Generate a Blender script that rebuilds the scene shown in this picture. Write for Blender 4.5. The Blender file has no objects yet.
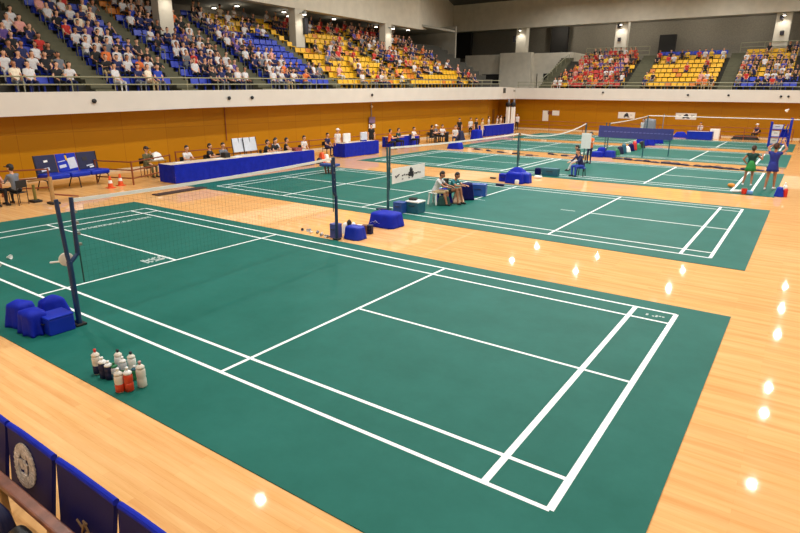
import bpy, bmesh, math, random
import numpy as np
from mathutils import Vector, Matrix
random.seed(7)
S = bpy.context.scene
C = S.collection
PI = math.pi

# ------------------------------------------------------------------ camera
H = 3.8
CAM = Matrix(((0.8214, -0.1652, 0.5459), (0.5703, 0.2335, -0.7876), (0.0027, 0.9582, 0.2862)))
F = 572.286
def _fix(m):
    x = Vector(m.col[0]).normalized(); z = Vector(m.col[2]); z = (z - x * z.dot(x)).normalized(); y = z.cross(x)
    return Matrix((x, y, z)).transposed()
CAM = _fix(Matrix(((0.819270,-0.171028,0.547308),(0.573368,0.233178,-0.785415),(0.006708,0.957276,0.289097))))
def ray(u, v): return CAM @ Vector((u - 400, 266.5 - v, -F))
def gp(u, v, z=0.0):                      # point of the level plane z seen at a pixel of the photo
    d = ray(u, v); t = (z - H) / d.z
    return Vector((d.x * t, d.y * t, z))
def onx(u, v, x):
    d = ray(u, v); t = x / d.x
    return Vector((x, d.y * t, H + d.z * t))
def ony(u, v, y):
    d = ray(u, v); t = y / d.y
    return Vector((d.x * t, y, H + d.z * t))
cd = bpy.data.cameras.new('camera'); cam = bpy.data.objects.new('camera', cd); C.objects.link(cam)
cd.sensor_width = 36; cd.lens = F / 800 * 36; cd.clip_start = .05; cd.clip_end = 300
m = CAM.to_4x4(); m.translation = (0, 0, H); cam.matrix_world = m
S.camera = cam

# ------------------------------------------------------------------ materials
def lin(c):
    return tuple((x / 12.92 if x <= .04045 else ((x + .055) / 1.055) ** 2.4) for x in (v / 255 for v in c))
MATS = {}
def mat(name, rgb, rough=.6, metal=0.0, noise=.12, scale=8.0, spec=.5, coat=0.0, emit=0.0, bump=0.0, stretch=None):
    if name in MATS: return MATS[name]
    M = bpy.data.materials.new(name); M.use_nodes = True
    nt = M.node_tree; b = nt.nodes['Principled BSDF']; L = nt.links
    c = lin(rgb); b.inputs['Roughness'].default_value = rough; b.inputs['Metallic'].default_value = metal
    b.inputs['Specular IOR Level'].default_value = spec; b.inputs['Coat Weight'].default_value = coat
    tc = nt.nodes.new('ShaderNodeTexCoord'); n = nt.nodes.new('ShaderNodeTexNoise')
    n.inputs['Scale'].default_value = scale; n.inputs['Detail'].default_value = 3
    src = tc.outputs['Object']
    if stretch:
        mp = nt.nodes.new('ShaderNodeMapping'); mp.inputs['Scale'].default_value = stretch
        L.new(src, mp.inputs[0]); src = mp.outputs[0]
    L.new(src, n.inputs['Vector'])
    r = nt.nodes.new('ShaderNodeValToRGB')
    r.color_ramp.elements[0].position = .3; r.color_ramp.elements[1].position = .7
    r.color_ramp.elements[0].color = (*[x * (1 - noise) for x in c], 1)
    r.color_ramp.elements[1].color = (*[min(1, x * (1 + noise)) for x in c], 1)
    L.new(n.outputs['Fac'], r.inputs[0]); L.new(r.outputs[0], b.inputs['Base Color'])
    if bump:
        bm_ = nt.nodes.new('ShaderNodeBump'); bm_.inputs['Strength'].default_value = bump; bm_.inputs['Distance'].default_value = .02
        L.new(n.outputs['Fac'], bm_.inputs['Height']); L.new(bm_.outputs[0], b.inputs['Normal'])
    if emit:
        b.inputs['Emission Color'].default_value = (*c, 1); b.inputs['Emission Strength'].default_value = emit
    MATS[name] = M
    return M

def wood_floor():
    M = bpy.data.materials.new('maple floor'); M.use_nodes = True
    nt = M.node_tree; b = nt.nodes['Principled BSDF']; L = nt.links; N = nt.nodes.new
    tc = N('ShaderNodeTexCoord')
    br = N('ShaderNodeTexBrick'); br.offset = .37; br.inputs['Scale'].default_value = 1
    br.inputs['Brick Width'].default_value = 1.6; br.inputs['Row Height'].default_value = .085
    br.inputs['Mortar Size'].default_value = .0015; br.inputs['Mortar Smooth'].default_value = .3
    br.inputs['Color1'].default_value = (*lin((238, 188, 122)), 1); br.inputs['Color2'].default_value = (*lin((222, 162, 100)), 1)
    br.inputs['Mortar'].default_value = (*lin((205, 146, 80)), 1); br.inputs['Bias'].default_value = -.1
    L.new(tc.outputs['Object'], br.inputs['Vector'])
    mp = N('ShaderNodeMapping'); mp.inputs['Scale'].default_value = (.35, 5, 1); L.new(tc.outputs['Object'], mp.inputs[0])
    n = N('ShaderNodeTexNoise'); n.inputs['Scale'].default_value = 1.6; n.inputs['Detail'].default_value = 6; n.inputs['Roughness'].default_value = .65
    L.new(mp.outputs[0], n.inputs['Vector'])
    r = N('ShaderNodeValToRGB'); r.color_ramp.elements[0].position = .32; r.color_ramp.elements[1].position = .68
    r.color_ramp.elements[0].color = (*lin((214, 151, 88)), 1); r.color_ramp.elements[1].color = (*lin((242, 196, 140)), 1)
    L.new(n.outputs['Fac'], r.inputs[0])
    mx = N('ShaderNodeMix'); mx.data_type = 'RGBA'; mx.inputs['Factor'].default_value = .5
    L.new(br.outputs['Color'], mx.inputs['A']); L.new(r.outputs[0], mx.inputs['B'])
    L.new(mx.outputs['Result'], b.inputs['Base Color'])
    b.inputs['Roughness'].default_value = .035; b.inputs['Specular IOR Level'].default_value = .1
    bu = N('ShaderNodeBump'); bu.inputs['Strength'].default_value = .004; bu.inputs['Distance'].default_value = .01
    L.new(n.outputs['Fac'], bu.inputs['Height']); L.new(bu.outputs[0], b.inputs['Normal'])
    return M
def panel_wall():
    M = bpy.data.materials.new('amber wood panel'); M.use_nodes = True
    nt = M.node_tree; b = nt.nodes['Principled BSDF']; L = nt.links; N = nt.nodes.new
    tc = N('ShaderNodeTexCoord'); sp = N('ShaderNodeSeparateXYZ'); L.new(tc.outputs['Object'], sp.inputs[0])
    ad = N('ShaderNodeMath'); ad.operation = 'ADD'; L.new(sp.outputs[0], ad.inputs[0]); L.new(sp.outputs[1], ad.inputs[1])
    cb = N('ShaderNodeCombineXYZ'); L.new(ad.outputs[0], cb.inputs[0]); L.new(sp.outputs[2], cb.inputs[1])
    br = N('ShaderNodeTexBrick'); br.offset = 0; br.inputs['Brick Width'].default_value = 2.4; br.inputs['Row Height'].default_value = 2.0
    br.inputs['Scale'].default_value = 1; br.inputs['Mortar Size'].default_value = .012
    br.inputs['Color1'].default_value = (*lin((178, 122, 4)), 1); br.inputs['Color2'].default_value = (*lin((172, 117, 4)), 1)
    br.inputs['Mortar'].default_value = (*lin((154, 98, 4)), 1)
    L.new(cb.outputs[0], br.inputs['Vector'])
    L.new(br.outputs['Color'], b.inputs['Base Color'])
    b.inputs['Roughness'].default_value = .5; b.inputs['Specular IOR Level'].default_value = .2
    return M
def mat_green():
    M = bpy.data.materials.new('green court vinyl'); M.use_nodes = True
    nt = M.node_tree; b = nt.nodes['Principled BSDF']; L = nt.links; N = nt.nodes.new
    tc = N('ShaderNodeTexCoord'); n = N('ShaderNodeTexNoise'); n.inputs['Scale'].default_value = .9; n.inputs['Detail'].default_value = 8; n.inputs['Roughness'].default_value = .7
    L.new(tc.outputs['Object'], n.inputs['Vector'])
    r = N('ShaderNodeValToRGB'); r.color_ramp.elements[0].position = .3; r.color_ramp.elements[1].position = .72
    r.color_ramp.elements[0].color = (*lin((24, 93, 81)), 1); r.color_ramp.elements[1].color = (*lin((36, 106, 95)), 1)
    L.new(n.outputs['Fac'], r.inputs[0]); L.new(r.outputs[0], b.inputs['Base Color'])
    b.inputs['Roughness'].default_value = .5; b.inputs['Specular IOR Level'].default_value = .1
    return M
FLOOR = wood_floor(); PANEL = panel_wall(); VINYL = mat_green()
LINE = mat('white court line', (246, 248, 246), .5, noise=.02)
SCUFF = mat('worn pale print', (200, 212, 208), .7, noise=.3, scale=60)
CREAM = mat('cream fascia', (212, 206, 196), .6, noise=.03, scale=1)
CONC = mat('painted concrete', (206, 198, 180), .8, noise=.06, scale=1.5)
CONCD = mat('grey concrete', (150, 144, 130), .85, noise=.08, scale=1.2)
STEP = mat('olive grey step', (94, 92, 70), .8, noise=.1, scale=3)
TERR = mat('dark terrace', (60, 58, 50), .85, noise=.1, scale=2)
DARK = mat('dark recess', (34, 32, 30), .9, noise=.1, scale=1)
CEIL = mat('dark ceiling', (70, 64, 56), .9, noise=.1, scale=.5)
STEEL = mat('grey steel', (150, 150, 142), .4, .7, .05)
RAIL = mat('olive rail', (150, 148, 120), .45, .3, .05)
BROWNRAIL = mat('red brown rail', (132, 66, 30), .5, 0, .1)
TAN = mat('tan wood post', (176, 138, 86), .5, 0, .15)
POSTBLUE = mat('navy post paint', (24, 52, 92), .35, .1, .1)
POSTTEAL = mat('teal post paint', (34, 84, 98), .35, .1, .1)
TAPE = mat('white net tape', (232, 234, 230), .7, noise=.03)
CORD = mat('dark net cord', (30, 62, 58), .8, noise=.05)
BLUE = mat('royal blue cloth', (16, 36, 164), .6, noise=.14, scale=5, spec=.15)
BLUE2 = mat('bright blue vinyl', (18, 46, 172), .4, noise=.1, scale=4, spec=.25)
NAVY = mat('navy vinyl', (12, 17, 80), .5, noise=.15, scale=4, spec=.15)
NAVYD = mat('dark navy cloth', (14, 20, 62), .6, noise=.15, scale=6)
TEAL = mat('teal plastic', (30, 92, 112), .4, noise=.1)
BLACK = mat('black plastic', (22, 22, 24), .5, noise=.1)
WHITE = mat('white plastic', (236, 236, 232), .4, noise=.03)
OFFW = mat('off white plastic', (222, 216, 202), .5, noise=.05)
GREY = mat('mid grey paint', (128, 132, 140), .5, noise=.06)
PALE = mat('pale grey vinyl', (206, 210, 218), .45, noise=.05)
ORANGE = mat('orange plastic', (226, 84, 30), .45, noise=.05)
RED = mat('red plastic', (206, 40, 30), .4, noise=.06)
REDBR = mat('orange red drink', (206, 62, 30), .3, noise=.08)
YELLOW = mat('yellow plastic', (226, 178, 24), .4, noise=.05)
GREENP = mat('green plastic', (34, 120, 76), .45, noise=.08)
INK = mat('dark ink', (40, 38, 46), .7, noise=.1)
CREST = mat('grey beige print', (196, 186, 178), .7, noise=.35, scale=30)
TABLETOP = mat('pale table top', (214, 196, 170), .5, noise=.06)
SKIN = mat('light skin', (214, 160, 128), .55, noise=.04)
SKIND = mat('tan skin', (176, 118, 86), .55, noise=.04)
HAIR = mat('black hair', (26, 20, 18), .6, noise=.2, scale=40)
HAIRB = mat('brown hair', (66, 38, 24), .6, noise=.2, scale=40)
SHOE = mat('white shoe', (226, 226, 228), .5, noise=.04)
EYE = mat('dark eye', (20, 16, 16), .3, noise=.02)
LAMP = mat('lamp glass', (255, 244, 226), .4, noise=.0, emit=18)
CLOTH = {k: mat(k + ' cloth', v, .8, noise=.1, scale=12) for k, v in dict(
    white=(214, 212, 212), black=(26, 26, 30), navy=(28, 36, 84), blue=(38, 66, 176), red=(190, 44, 36), pink=(228, 160, 150),
    orange=(224, 112, 50), grey=(110, 114, 122), khaki=(190, 164, 124), green=(44, 140, 66), teal=(40, 120, 130), yellow=(224, 184, 60),
    purple=(92, 70, 140), olive=(96, 92, 60), cream=(236, 222, 196), darkgreen=(18, 62, 56), royal=(28, 42, 132)).items()}

# ------------------------------------------------------------------ mesh helpers
class MB:
    def __init__(s): s.bm = bmesh.new(); s.mi = 0
    def _tag(s, fs):
        for f in fs: f.material_index = s.mi
    def box(s, c, d, rot=None, bev=0.0, seg=2, m=0):
        s.mi = m
        r = bmesh.ops.create_cube(s.bm, size=1)
        vs = r['verts']
        mt = Matrix.Translation(c) @ (rot.to_4x4() if rot else Matrix.Identity(4)) @ Matrix.Diagonal((d[0], d[1], d[2], 1))
        bmesh.ops.transform(s.bm, matrix=mt, verts=vs)
        fs = set(f for v in vs for f in v.link_faces); s._tag(fs)
        if bev:
            es = list(set(e for v in vs for e in v.link_edges))
            q = bmesh.ops.bevel(s.bm, geom=es, offset=bev, segments=seg, affect='EDGES', profile=.5)
            s._tag(q['faces'])
        return s
    def tube(s, a, b, r, r2=None, n=10, m=0, caps=True):
        s.mi = m; a = Vector(a); b = Vector(b); d = b - a
        if d.length < 1e-6: return s
        q = bmesh.ops.create_cone(s.bm, cap_ends=caps, segments=n, radius1=r, radius2=r if r2 is None else r2, depth=d.length)
        mt = Matrix.Translation((a + b) / 2) @ d.to_track_quat('Z', 'Y').to_matrix().to_4x4()
        bmesh.ops.transform(s.bm, matrix=mt, verts=q['verts'])
        s._tag(set(f for v in q['verts'] for f in v.link_faces)); return s
    def path(s, pts, r, n=8, m=0):
        for a, b in zip(pts, pts[1:]): s.tube(a, b, r, n=n, m=m)
        for p in pts[1:-1]: s.ball(p, r, m=m, n=1)
        return s
    def ball(s, c, r, sc=(1, 1, 1), n=2, m=0):
        s.mi = m
        q = bmesh.ops.create_icosphere(s.bm, subdivisions=n, radius=r)
        bmesh.ops.transform(s.bm, matrix=Matrix.Translation(c) @ Matrix.Diagonal((*sc, 1)), verts=q['verts'])
        s._tag(set(f for v in q['verts'] for f in v.link_faces)); return s
    def lathe(s, c, prof, n=16, m=0):
        s.mi = m; rings = []
        for r, z in prof:
            rings.append([s.bm.verts.new((c[0] + r * math.cos(2 * PI * i / n), c[1] + r * math.sin(2 * PI * i / n), c[2] + z)) for i in range(n)])
        fs = []
        for a, b in zip(rings, rings[1:]):
            for i in range(n): fs.append(s.bm.faces.new((a[i], a[(i + 1) % n], b[(i + 1) % n], b[i])))
        fs.append(s.bm.faces.new(rings[0][::-1])); fs.append(s.bm.faces.new(rings[-1])); s._tag(fs); return s
    def prism(s, pts, d, m=0):                    # closed outline extruded by vector d
        s.mi = m; d = Vector(d)
        a = [s.bm.verts.new(p) for p in pts]; b = [s.bm.verts.new(Vector(p) + d) for p in pts]; n = len(pts)
        fs = [s.bm.faces.new(a[::-1]), s.bm.faces.new(b)]
        for i in range(n): fs.append(s.bm.faces.new((a[i], a[(i + 1) % n], b[(i + 1) % n], b[i])))
        s._tag(fs); return s
    def sheet(s, fn, nu, nv, th, m=0):            # fn(u,v)->(point, normal); a sheet with thickness
        s.mi = m; G = []
        for sd in (0, 1):
            g = []
            for i in range(nu + 1):
                row = []
                for j in range(nv + 1):
                    p, n_ = fn(i / nu, j / nv); row.append(s.bm.verts.new(Vector(p) + Vector(n_) * (th / 2 if sd else -th / 2)))
                g.append(row)
            G.append(g)
        fs = []
        for sd in (0, 1):
            g = G[sd]
            for i in range(nu):
                for j in range(nv):
                    q = (g[i][j], g[i + 1][j], g[i + 1][j + 1], g[i][j + 1]); fs.append(s.bm.faces.new(q if sd else q[::-1]))
        for j in range(nv):
            for i in (0, nu): fs.append(s.bm.faces.new((G[0][i][j], G[0][i][j + 1], G[1][i][j + 1], G[1][i][j])))
        for i in range(nu):
            for j in (0, nv): fs.append(s.bm.faces.new((G[0][i][j], G[0][i + 1][j], G[1][i + 1][j], G[1][i][j])))
        s._tag(fs); return s
    def mesh(s, name, mats, smooth=False):
        bmesh.ops.recalc_face_normals(s.bm, faces=s.bm.faces)
        me = bpy.data.meshes.new(name); s.bm.to_mesh(me); s.bm.free()
        for x in (mats if isinstance(mats, (list, tuple)) else [mats]): me.materials.append(x)
        if smooth:
            for p in me.polygons: p.use_smooth = True
        return me
    def obj(s, name, mats, parent=None, loc=None, rz=0, smooth=False, label=None):
        o = bpy.data.objects.new(name, s.mesh(name, mats, smooth)); C.objects.link(o)
        if parent: o.parent = parent
        if loc is not None: o.location = loc
        if rz: o.rotation_euler = (0, 0, rz)
        if label: o['label'] = label
        return o
def tag(o, label, cat, group=None, kind=None):
    if label: o['label'] = label
    if cat: o['category'] = cat
    if group: o['group'] = group
    if kind: o['kind'] = kind
    return o
def thing(name, label, cat, loc=(0, 0, 0), rz=0, group=None):
    o = bpy.data.objects.new(name, None); C.objects.link(o); o.empty_display_size = .2
    o.location = loc; o.rotation_euler = (0, 0, rz)
    return tag(o, label, cat, group)
def struct(name, mb, mats, label=None):
    o = mb.obj(name, mats); o['kind'] = 'structure'
    if label: o['label'] = label
    return o
def dup(root, loc, rz=None, label=None, group=None):
    r = root.copy(); C.objects.link(r); r.location = loc
    if rz is not None: r.rotation_euler = (0, 0, rz)
    if label: r['label'] = label
    if group: r['group'] = group
    for ch in list(root.children):
        c = ch.copy(); C.objects.link(c); c.parent = r
        for g in list(ch.children):
            d = g.copy(); C.objects.link(d); d.parent = c
    return r
ORD = ['first', 'second', 'third', 'fourth', 'fifth', 'sixth', 'seventh', 'eighth', 'ninth', 'tenth', 'eleventh', 'twelfth', 'thirteenth',
       'fourteenth', 'fifteenth', 'sixteenth', 'seventeenth', 'eighteenth', 'nineteenth', 'twentieth'] + ['twenty-' + x for x in ('first', 'second', 'third', 'fourth', 'fifth', 'sixth', 'seventh', 'eighth', 'ninth')]
CPOW = 260
def look_(dx, dy): return math.atan2(-dx, dy)
Rz = lambda a: Matrix.Rotation(a, 3, 'Z')
Rx = lambda a: Matrix.Rotation(a, 3, 'X')
Ry = lambda a: Matrix.Rotation(a, 3, 'Y')

# ------------------------------------------------------------------ room shell
XW, YW, XR, YF, ZC = -28.0, 65.0, 7.0, -6.0, 15.0
struct('floor', MB().box(((XW - 4 + XR) / 2, (YW + YF) / 2, -.1), (XR - XW + 4, YW - YF + .4, .2)), FLOOR)
TOPY = lambda y: 3.56 + .0172 * y                         # top of the balcony front on the left side
BOTP = [(-6, 2.5), (10.25, 2.79), (19.8, 3.0), (38.3, 3.25), (52.3, 3.31), (56.5, 3.32)]
XF = -26.8
YC = 56.0                                                # where the left wall turns the corner
def wallbox(name, a, b, z0, z1, th, m):
    a = Vector((a[0], a[1], 0)); b = Vector((b[0], b[1], 0)); d = b - a
    mb = MB().box((*((a + b) / 2).xy, (z0 + z1) / 2), (d.length, th, z1 - z0), rot=Rz(math.atan2(d.y, d.x)))
    return struct(name, mb, m)
wallbox('wall_left', (XW - .1, YF), (XW - .1, YC), 0, 3.5, .2, PANEL)
wallbox('wall_corner', (XW - .05, YC), (-31.2, YW + .1), 0, 3.4, .16, PANEL)
wallbox('wall_back', (-31.2, YW + .1), (XR, YW + .1), 0, 3.9, .2, PANEL)
wallbox('wall_right', (XR + .1, YF), (XR + .1, YW + 12), 0, ZC, .2, CONC)
wallbox('wall_front', (-40, YF - .1), (XR, YF - .1), 0, ZC, .2, CONC)
# door in the corner wall
d0 = Vector((XW - .05, YC, 0)).lerp(Vector((-31.2, YW + .1, 0)), .5)
dang = math.atan2(YW - YC, -31.2 - XW)
dr = MB().box((0, 0, 1.1), (1.9, .05, 2.2), bev=.01).obj('door_1', mat('brown door', (112, 62, 22), .5), loc=(d0.x + .09, d0.y - .02, 0), rz=dang); dr['kind'] = 'structure'
dhd = MB().box((.7, -.05, 1.05), (.05, .06, .22)).obj('door_handle', STEEL, dr)
# baseboard of the long walls
struct('baseboard_left', MB().box((XW + .02, (YF + YC) / 2, .06), (.04, YC - YF, .12)), mat('pale skirting', (206, 190, 160), .6))
struct('baseboard_back', MB().box(((-31.2 + XR) / 2, YW - .02, .06), (XR + 31.2, .04, .12)), MATS['pale skirting'])

# cream balcony fronts
def front_left():
    ys = [y for y, z in BOTP]
    pts = [(XF, y, z) for y, z in BOTP] + [(XF, y, TOPY(y)) for y in ys[::-1]]
    return MB().prism(pts, (-.25, 0, 0))
struct('balcony_front_left', front_left(), CREAM)
yc = 56.5
def front_far():
    pts = [(-28.5, 63.7, 3.32), (XR, 63.7, 3.22), (XR, 63.7, 4.26), (-28.5, 63.7, 4.53)]
    return MB().prism(pts, (0, .25, 0))
struct('balcony_front_back', front_far(), CREAM)
cpts = [(XF, yc, 3.32), (-28.5, 63.7, 3.32), (-28.5, 63.7, 4.53), (XF, yc, TOPY(yc))]
struct('balcony_front_corner', MB().prism(cpts, (-.2, -.05, 0)), CREAM)
# undersides / decks of the balconies
struct('balcony_deck_left', MB().prism([(XF - .2, YF, 2.62), (XF - .2, 10, 2.95), (XF - .2, 20, 3.15), (XF - .2, 38, 3.36), (XF - .2, yc, 3.42), (XF - .2, yc, 3.5), (XF - .2, YF, 3.3)], (-2.0, 0, 0)), CONC)
struct('balcony_deck_back', MB().box(((-33 + XR) / 2, 64.9, 3.45), (XR + 33, 2.0, .12)), CONC)

# ---- terraces
NL, TL, RL = 11, .8, .44
NFR, TF, RF = 8, .9, .47
FL0 = lambda y: TOPY(y) - .12
def terrace_left():
    mb = MB()
    for k in range(NL):
        x0 = -27.0 - TL * k; x1 = -27.0 - TL * (k + 1) if k < NL - 1 else -41
        a = [(x0, YF, FL0(YF) + RL * k), (x0, yc + 5, FL0(yc + 5) + RL * k)]
        mb.prism([(x0, YF, FL0(YF) + RL * k - .5), (x0, 58, FL0(58) + RL * k - .5), (x0, 58, FL0(58) + RL * k), (x0, YF, FL0(YF) + RL * k)], (x1 - x0, 0, 0))
    return mb
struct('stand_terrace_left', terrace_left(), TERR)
ZB0 = 4.28
def terrace_back():
    mb = MB()
    for k in range(NFR):
        y0 = 64.0 + TF * k; y1 = 64.0 + TF * (k + 1) if k < NFR - 1 else 77
        mb.box(((-26 + XR) / 2, (y0 + y1) / 2, ZB0 + RF * k - .25), (XR + 26, y1 - y0, .5))
    return mb
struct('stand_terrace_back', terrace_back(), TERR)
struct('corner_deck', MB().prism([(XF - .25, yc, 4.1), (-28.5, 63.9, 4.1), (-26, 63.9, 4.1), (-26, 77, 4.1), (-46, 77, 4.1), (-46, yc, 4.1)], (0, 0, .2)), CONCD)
# stairs in the aisles
AISL = [(14.4, 15.4), (18.9, 19.9), (24.4, 25.4), (31.1, 31.9), (40.4, 41.1)]
for i, (a, b) in enumerate(AISL):
    mb = MB(); yy = (a + b) / 2
    for k in range(NL * 2):
        mb.box((-27.0 - TL * (k + .5) / 2 + .0, yy, FL0(yy) + RL * k / 2 + .03), (TL / 2 + .02, b - a, RL / 2 + .12))
    struct('stairs', mb, STEP)
AISB = [(-16.6, -15.1), (-8.0, -6.8), (-26.0, -24.6)]
for i, (a, b) in enumerate(AISB):
    mb = MB()
    for k in range(NFR * 2):
        mb.box(((a + b) / 2, 64.05 + TF * (k + .5) / 2, ZB0 + RF * k / 2 + .03), (b - a, TF / 2 + .02, RF / 2 + .12))
    struct('stairs', mb, STEP)

# ---- columns, headers, rear walls, ceiling
XCOL = -32.8 - .35
for y in (11.2, 22.4, 33.7, 45.0):
    zb = FL0(y) + RL * 6
    struct('column', MB().box((XCOL, y, (zb + 9.85) / 2), (.7, .95, 9.85 - zb), bev=.02), CONC)
for x in (-31.9, -19.65, -4.05):
    struct('column', MB().box((x, 72.6, (7.3 + 11.9) / 2), (1.35, .9, 11.9 - 7.3), bev=.02), CONC)
struct('header_left', MB().box((-33.15, (YF + 50) / 2, (9.8 + ZC) / 2), (.75, 50 - YF, ZC - 9.8)), CONC)
struct('header_back', MB().box(((-42 + XR) / 2, 71.9, (11.75 + ZC) / 2), (XR + 42, .6, ZC - 11.75)), CONC)
struct('header_corner', MB().prism([(-32.8, 49.9, 9.8), (-41.5, 71.6, 11.75), (-41.5, 71.6, ZC), (-32.8, 49.9, ZC)], (-.4, .1, 0)), CONC)
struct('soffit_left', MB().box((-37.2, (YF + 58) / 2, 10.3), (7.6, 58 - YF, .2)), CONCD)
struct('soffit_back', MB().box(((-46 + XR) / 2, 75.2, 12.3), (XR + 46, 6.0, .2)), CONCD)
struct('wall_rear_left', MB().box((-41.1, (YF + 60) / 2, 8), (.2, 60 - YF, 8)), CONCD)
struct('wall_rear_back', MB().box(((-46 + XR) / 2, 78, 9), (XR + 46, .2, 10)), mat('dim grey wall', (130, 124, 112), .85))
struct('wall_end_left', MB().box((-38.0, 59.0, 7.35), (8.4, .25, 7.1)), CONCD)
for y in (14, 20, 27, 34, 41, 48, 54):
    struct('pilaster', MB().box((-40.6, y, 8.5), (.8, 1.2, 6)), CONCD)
# parapet walls of the far corner and the dark opening over them
struct('parapet_corner', MB().box((-32.2, 71.6, 6.4), (14.4, .3, 4.6)), CONC)
struct('pillar_base', MB().box((-31.9, 71.1, 6.5), (4.2, .8, 4.6), bev=.02), CONC)
struct('parapet_return', MB().box((-25.0, 74, 6.4), (.3, 4.6, 4.6)), CONC)
MB().box((-35.4, 71.35, 5.2), (2.6, .3, 2.2)).obj('doorway_1', DARK)['kind'] = 'structure'
MB().box((-27.6, 71.35, 5.2), (3.0, .3, 2.2)).obj('doorway_2', DARK)['kind'] = 'structure'
for x in (-28.6, -26.9):
    struct('doorway_jamb', MB().box((x, 71.2, 5.2), (.7, .3, 2.2)), CONC)
struct('dark_opening', MB().box((-43, 76.8, 10.4), (3.2, .5, 3.4)), DARK)
struct('dark_opening', MB().box((-28.6, 76.8, 10.4), (2.2, .5, 3.4)), DARK)
struct('dark_opening', MB().box((-15.5, 76.8, 9.4), (1.8, .5, 2.4)), DARK)
struct('ceiling', MB().box(((-46 + XR) / 2, (YF + 78) / 2, ZC + .1), (XR + 46, 84, .2)), CEIL)

# roof trusses
t0 = None
for i, y in enumerate((20, 34, 48, 60)):
    t = thing('roof_truss', 'dark steel roof truss crossing the hall, %s from the camera' % ORD[i], 'truss', (0, y, 14.2))
    MB().box((-13, 0, .55), (40, .18, .14)).obj('upper_chord', DARK, t)
    MB().box((-13, 0, -.35), (40, .18, .14)).obj('lower_chord', DARK, t)
    mb = MB()
    for k in range(20):
        a = (-33 + 2 * k, 0, -.35 if k % 2 else .55); b = (-31 + 2 * k, 0, .55 if k % 2 else -.35); mb.tube(a, b, .05, n=6)
    mb.obj('web_bracing', DARK, t)
# hall lamps; rows nearest the camera and the leftmost column are added to brighten
LX = [.6, -8.8, -18.1, -25.5]; LY = [-2, 6.5, 14.7, 22, 29.4, 37.4, 41.2, 51.9, 59, 66.5]
LPOW = 1350
n = 0; lamp0 = None
for iy, y in enumerate(LY):
    for ix, x in enumerate(LX):
        if ix == 3 and y < 25: continue
        lab = 'round ceiling lamp hanging over the hall, %s row from the camera, %s from the right' % (ORD[iy], ORD[ix])
        if lamp0 is None:
            lamp0 = t = thing('ceiling_lamp', lab, 'lamp', (x, y, 14.4), 0, 'hall ceiling lamps')
            MB().lathe((0, 0, 0), [(.1, .55), (.16, .5), (.3, .2), (.46, .02), (.46, 0), (.1, .3)], 18).obj('reflector_housing', GREY, t)
            MB().lathe((0, 0, 0), [(.40, .02), (.40, .06)], 18).obj('lamp_lens', LAMP, t)
            MB().tube((0, 0, .5), (0, 0, .62), .025).obj('hanger_rod', DARK, t)
        else:
            t = dup(lamp0, (x, y, 14.4), label=lab)
        ld = bpy.data.lights.new('hall_light', 'AREA'); ld.shape = 'DISK'; ld.size = .3; ld.energy = LPOW * (.6 if y < 0 else .95 if y < 10 else .5 if (y > 62 or ix == 3) else 1); ld.spread = math.radians(172); ld.color = (1, .975, .94)
        lo = bpy.data.objects.new('hall_light', ld); C.objects.link(lo); lo.location = (x, y, 14.37)
#LIGHTS2
# spot lamps at the heads of the columns
k = 0
for (cx, cy, cz, dx, dy) in [(-32.8, y, 9.5, 1, 0) for y in (22.4, 33.7, 45.0)] + [(x, 72.15, 11.55, 0, -1) for x in (-31.9, -19.65, -4.05)]:
    t = thing('column_lamp', 'small spot lamp fixed at the head of a concrete column, %s from the left' % ORD[k], 'lamp', (cx, cy, cz), look_(dx, dy)); k += 1
    MB().box((0, .2, .0), (.06, .4, .06)).obj('bracket', STEEL, t)
    MB().lathe((0, .5, -.12), [(.16, 0), (.16, .2), (.08, .26)], 14).obj('lamp_housing', STEEL, t)
    MB().lathe((0, .5, -.15), [(.13, 0), (.13, .03)], 14).obj('lamp_lens', LAMP, t)
    ld = bpy.data.lights.new('column_light', 'SPOT'); ld.energy = CPOW if dy else CPOW * .5; ld.spot_size = 2.2; ld.spot_blend = .8; ld.color = (1, .95, .86); ld.shadow_soft_size = .12
    lo = bpy.data.objects.new('column_light', ld); C.objects.link(lo); lo.location = (cx + dx * .6, cy + dy * .6, cz - .2)
    lo.rotation_euler = Vector((-dx * .25, -dy * .25, -1)).to_track_quat('-Z', 'Y').to_euler()
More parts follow.
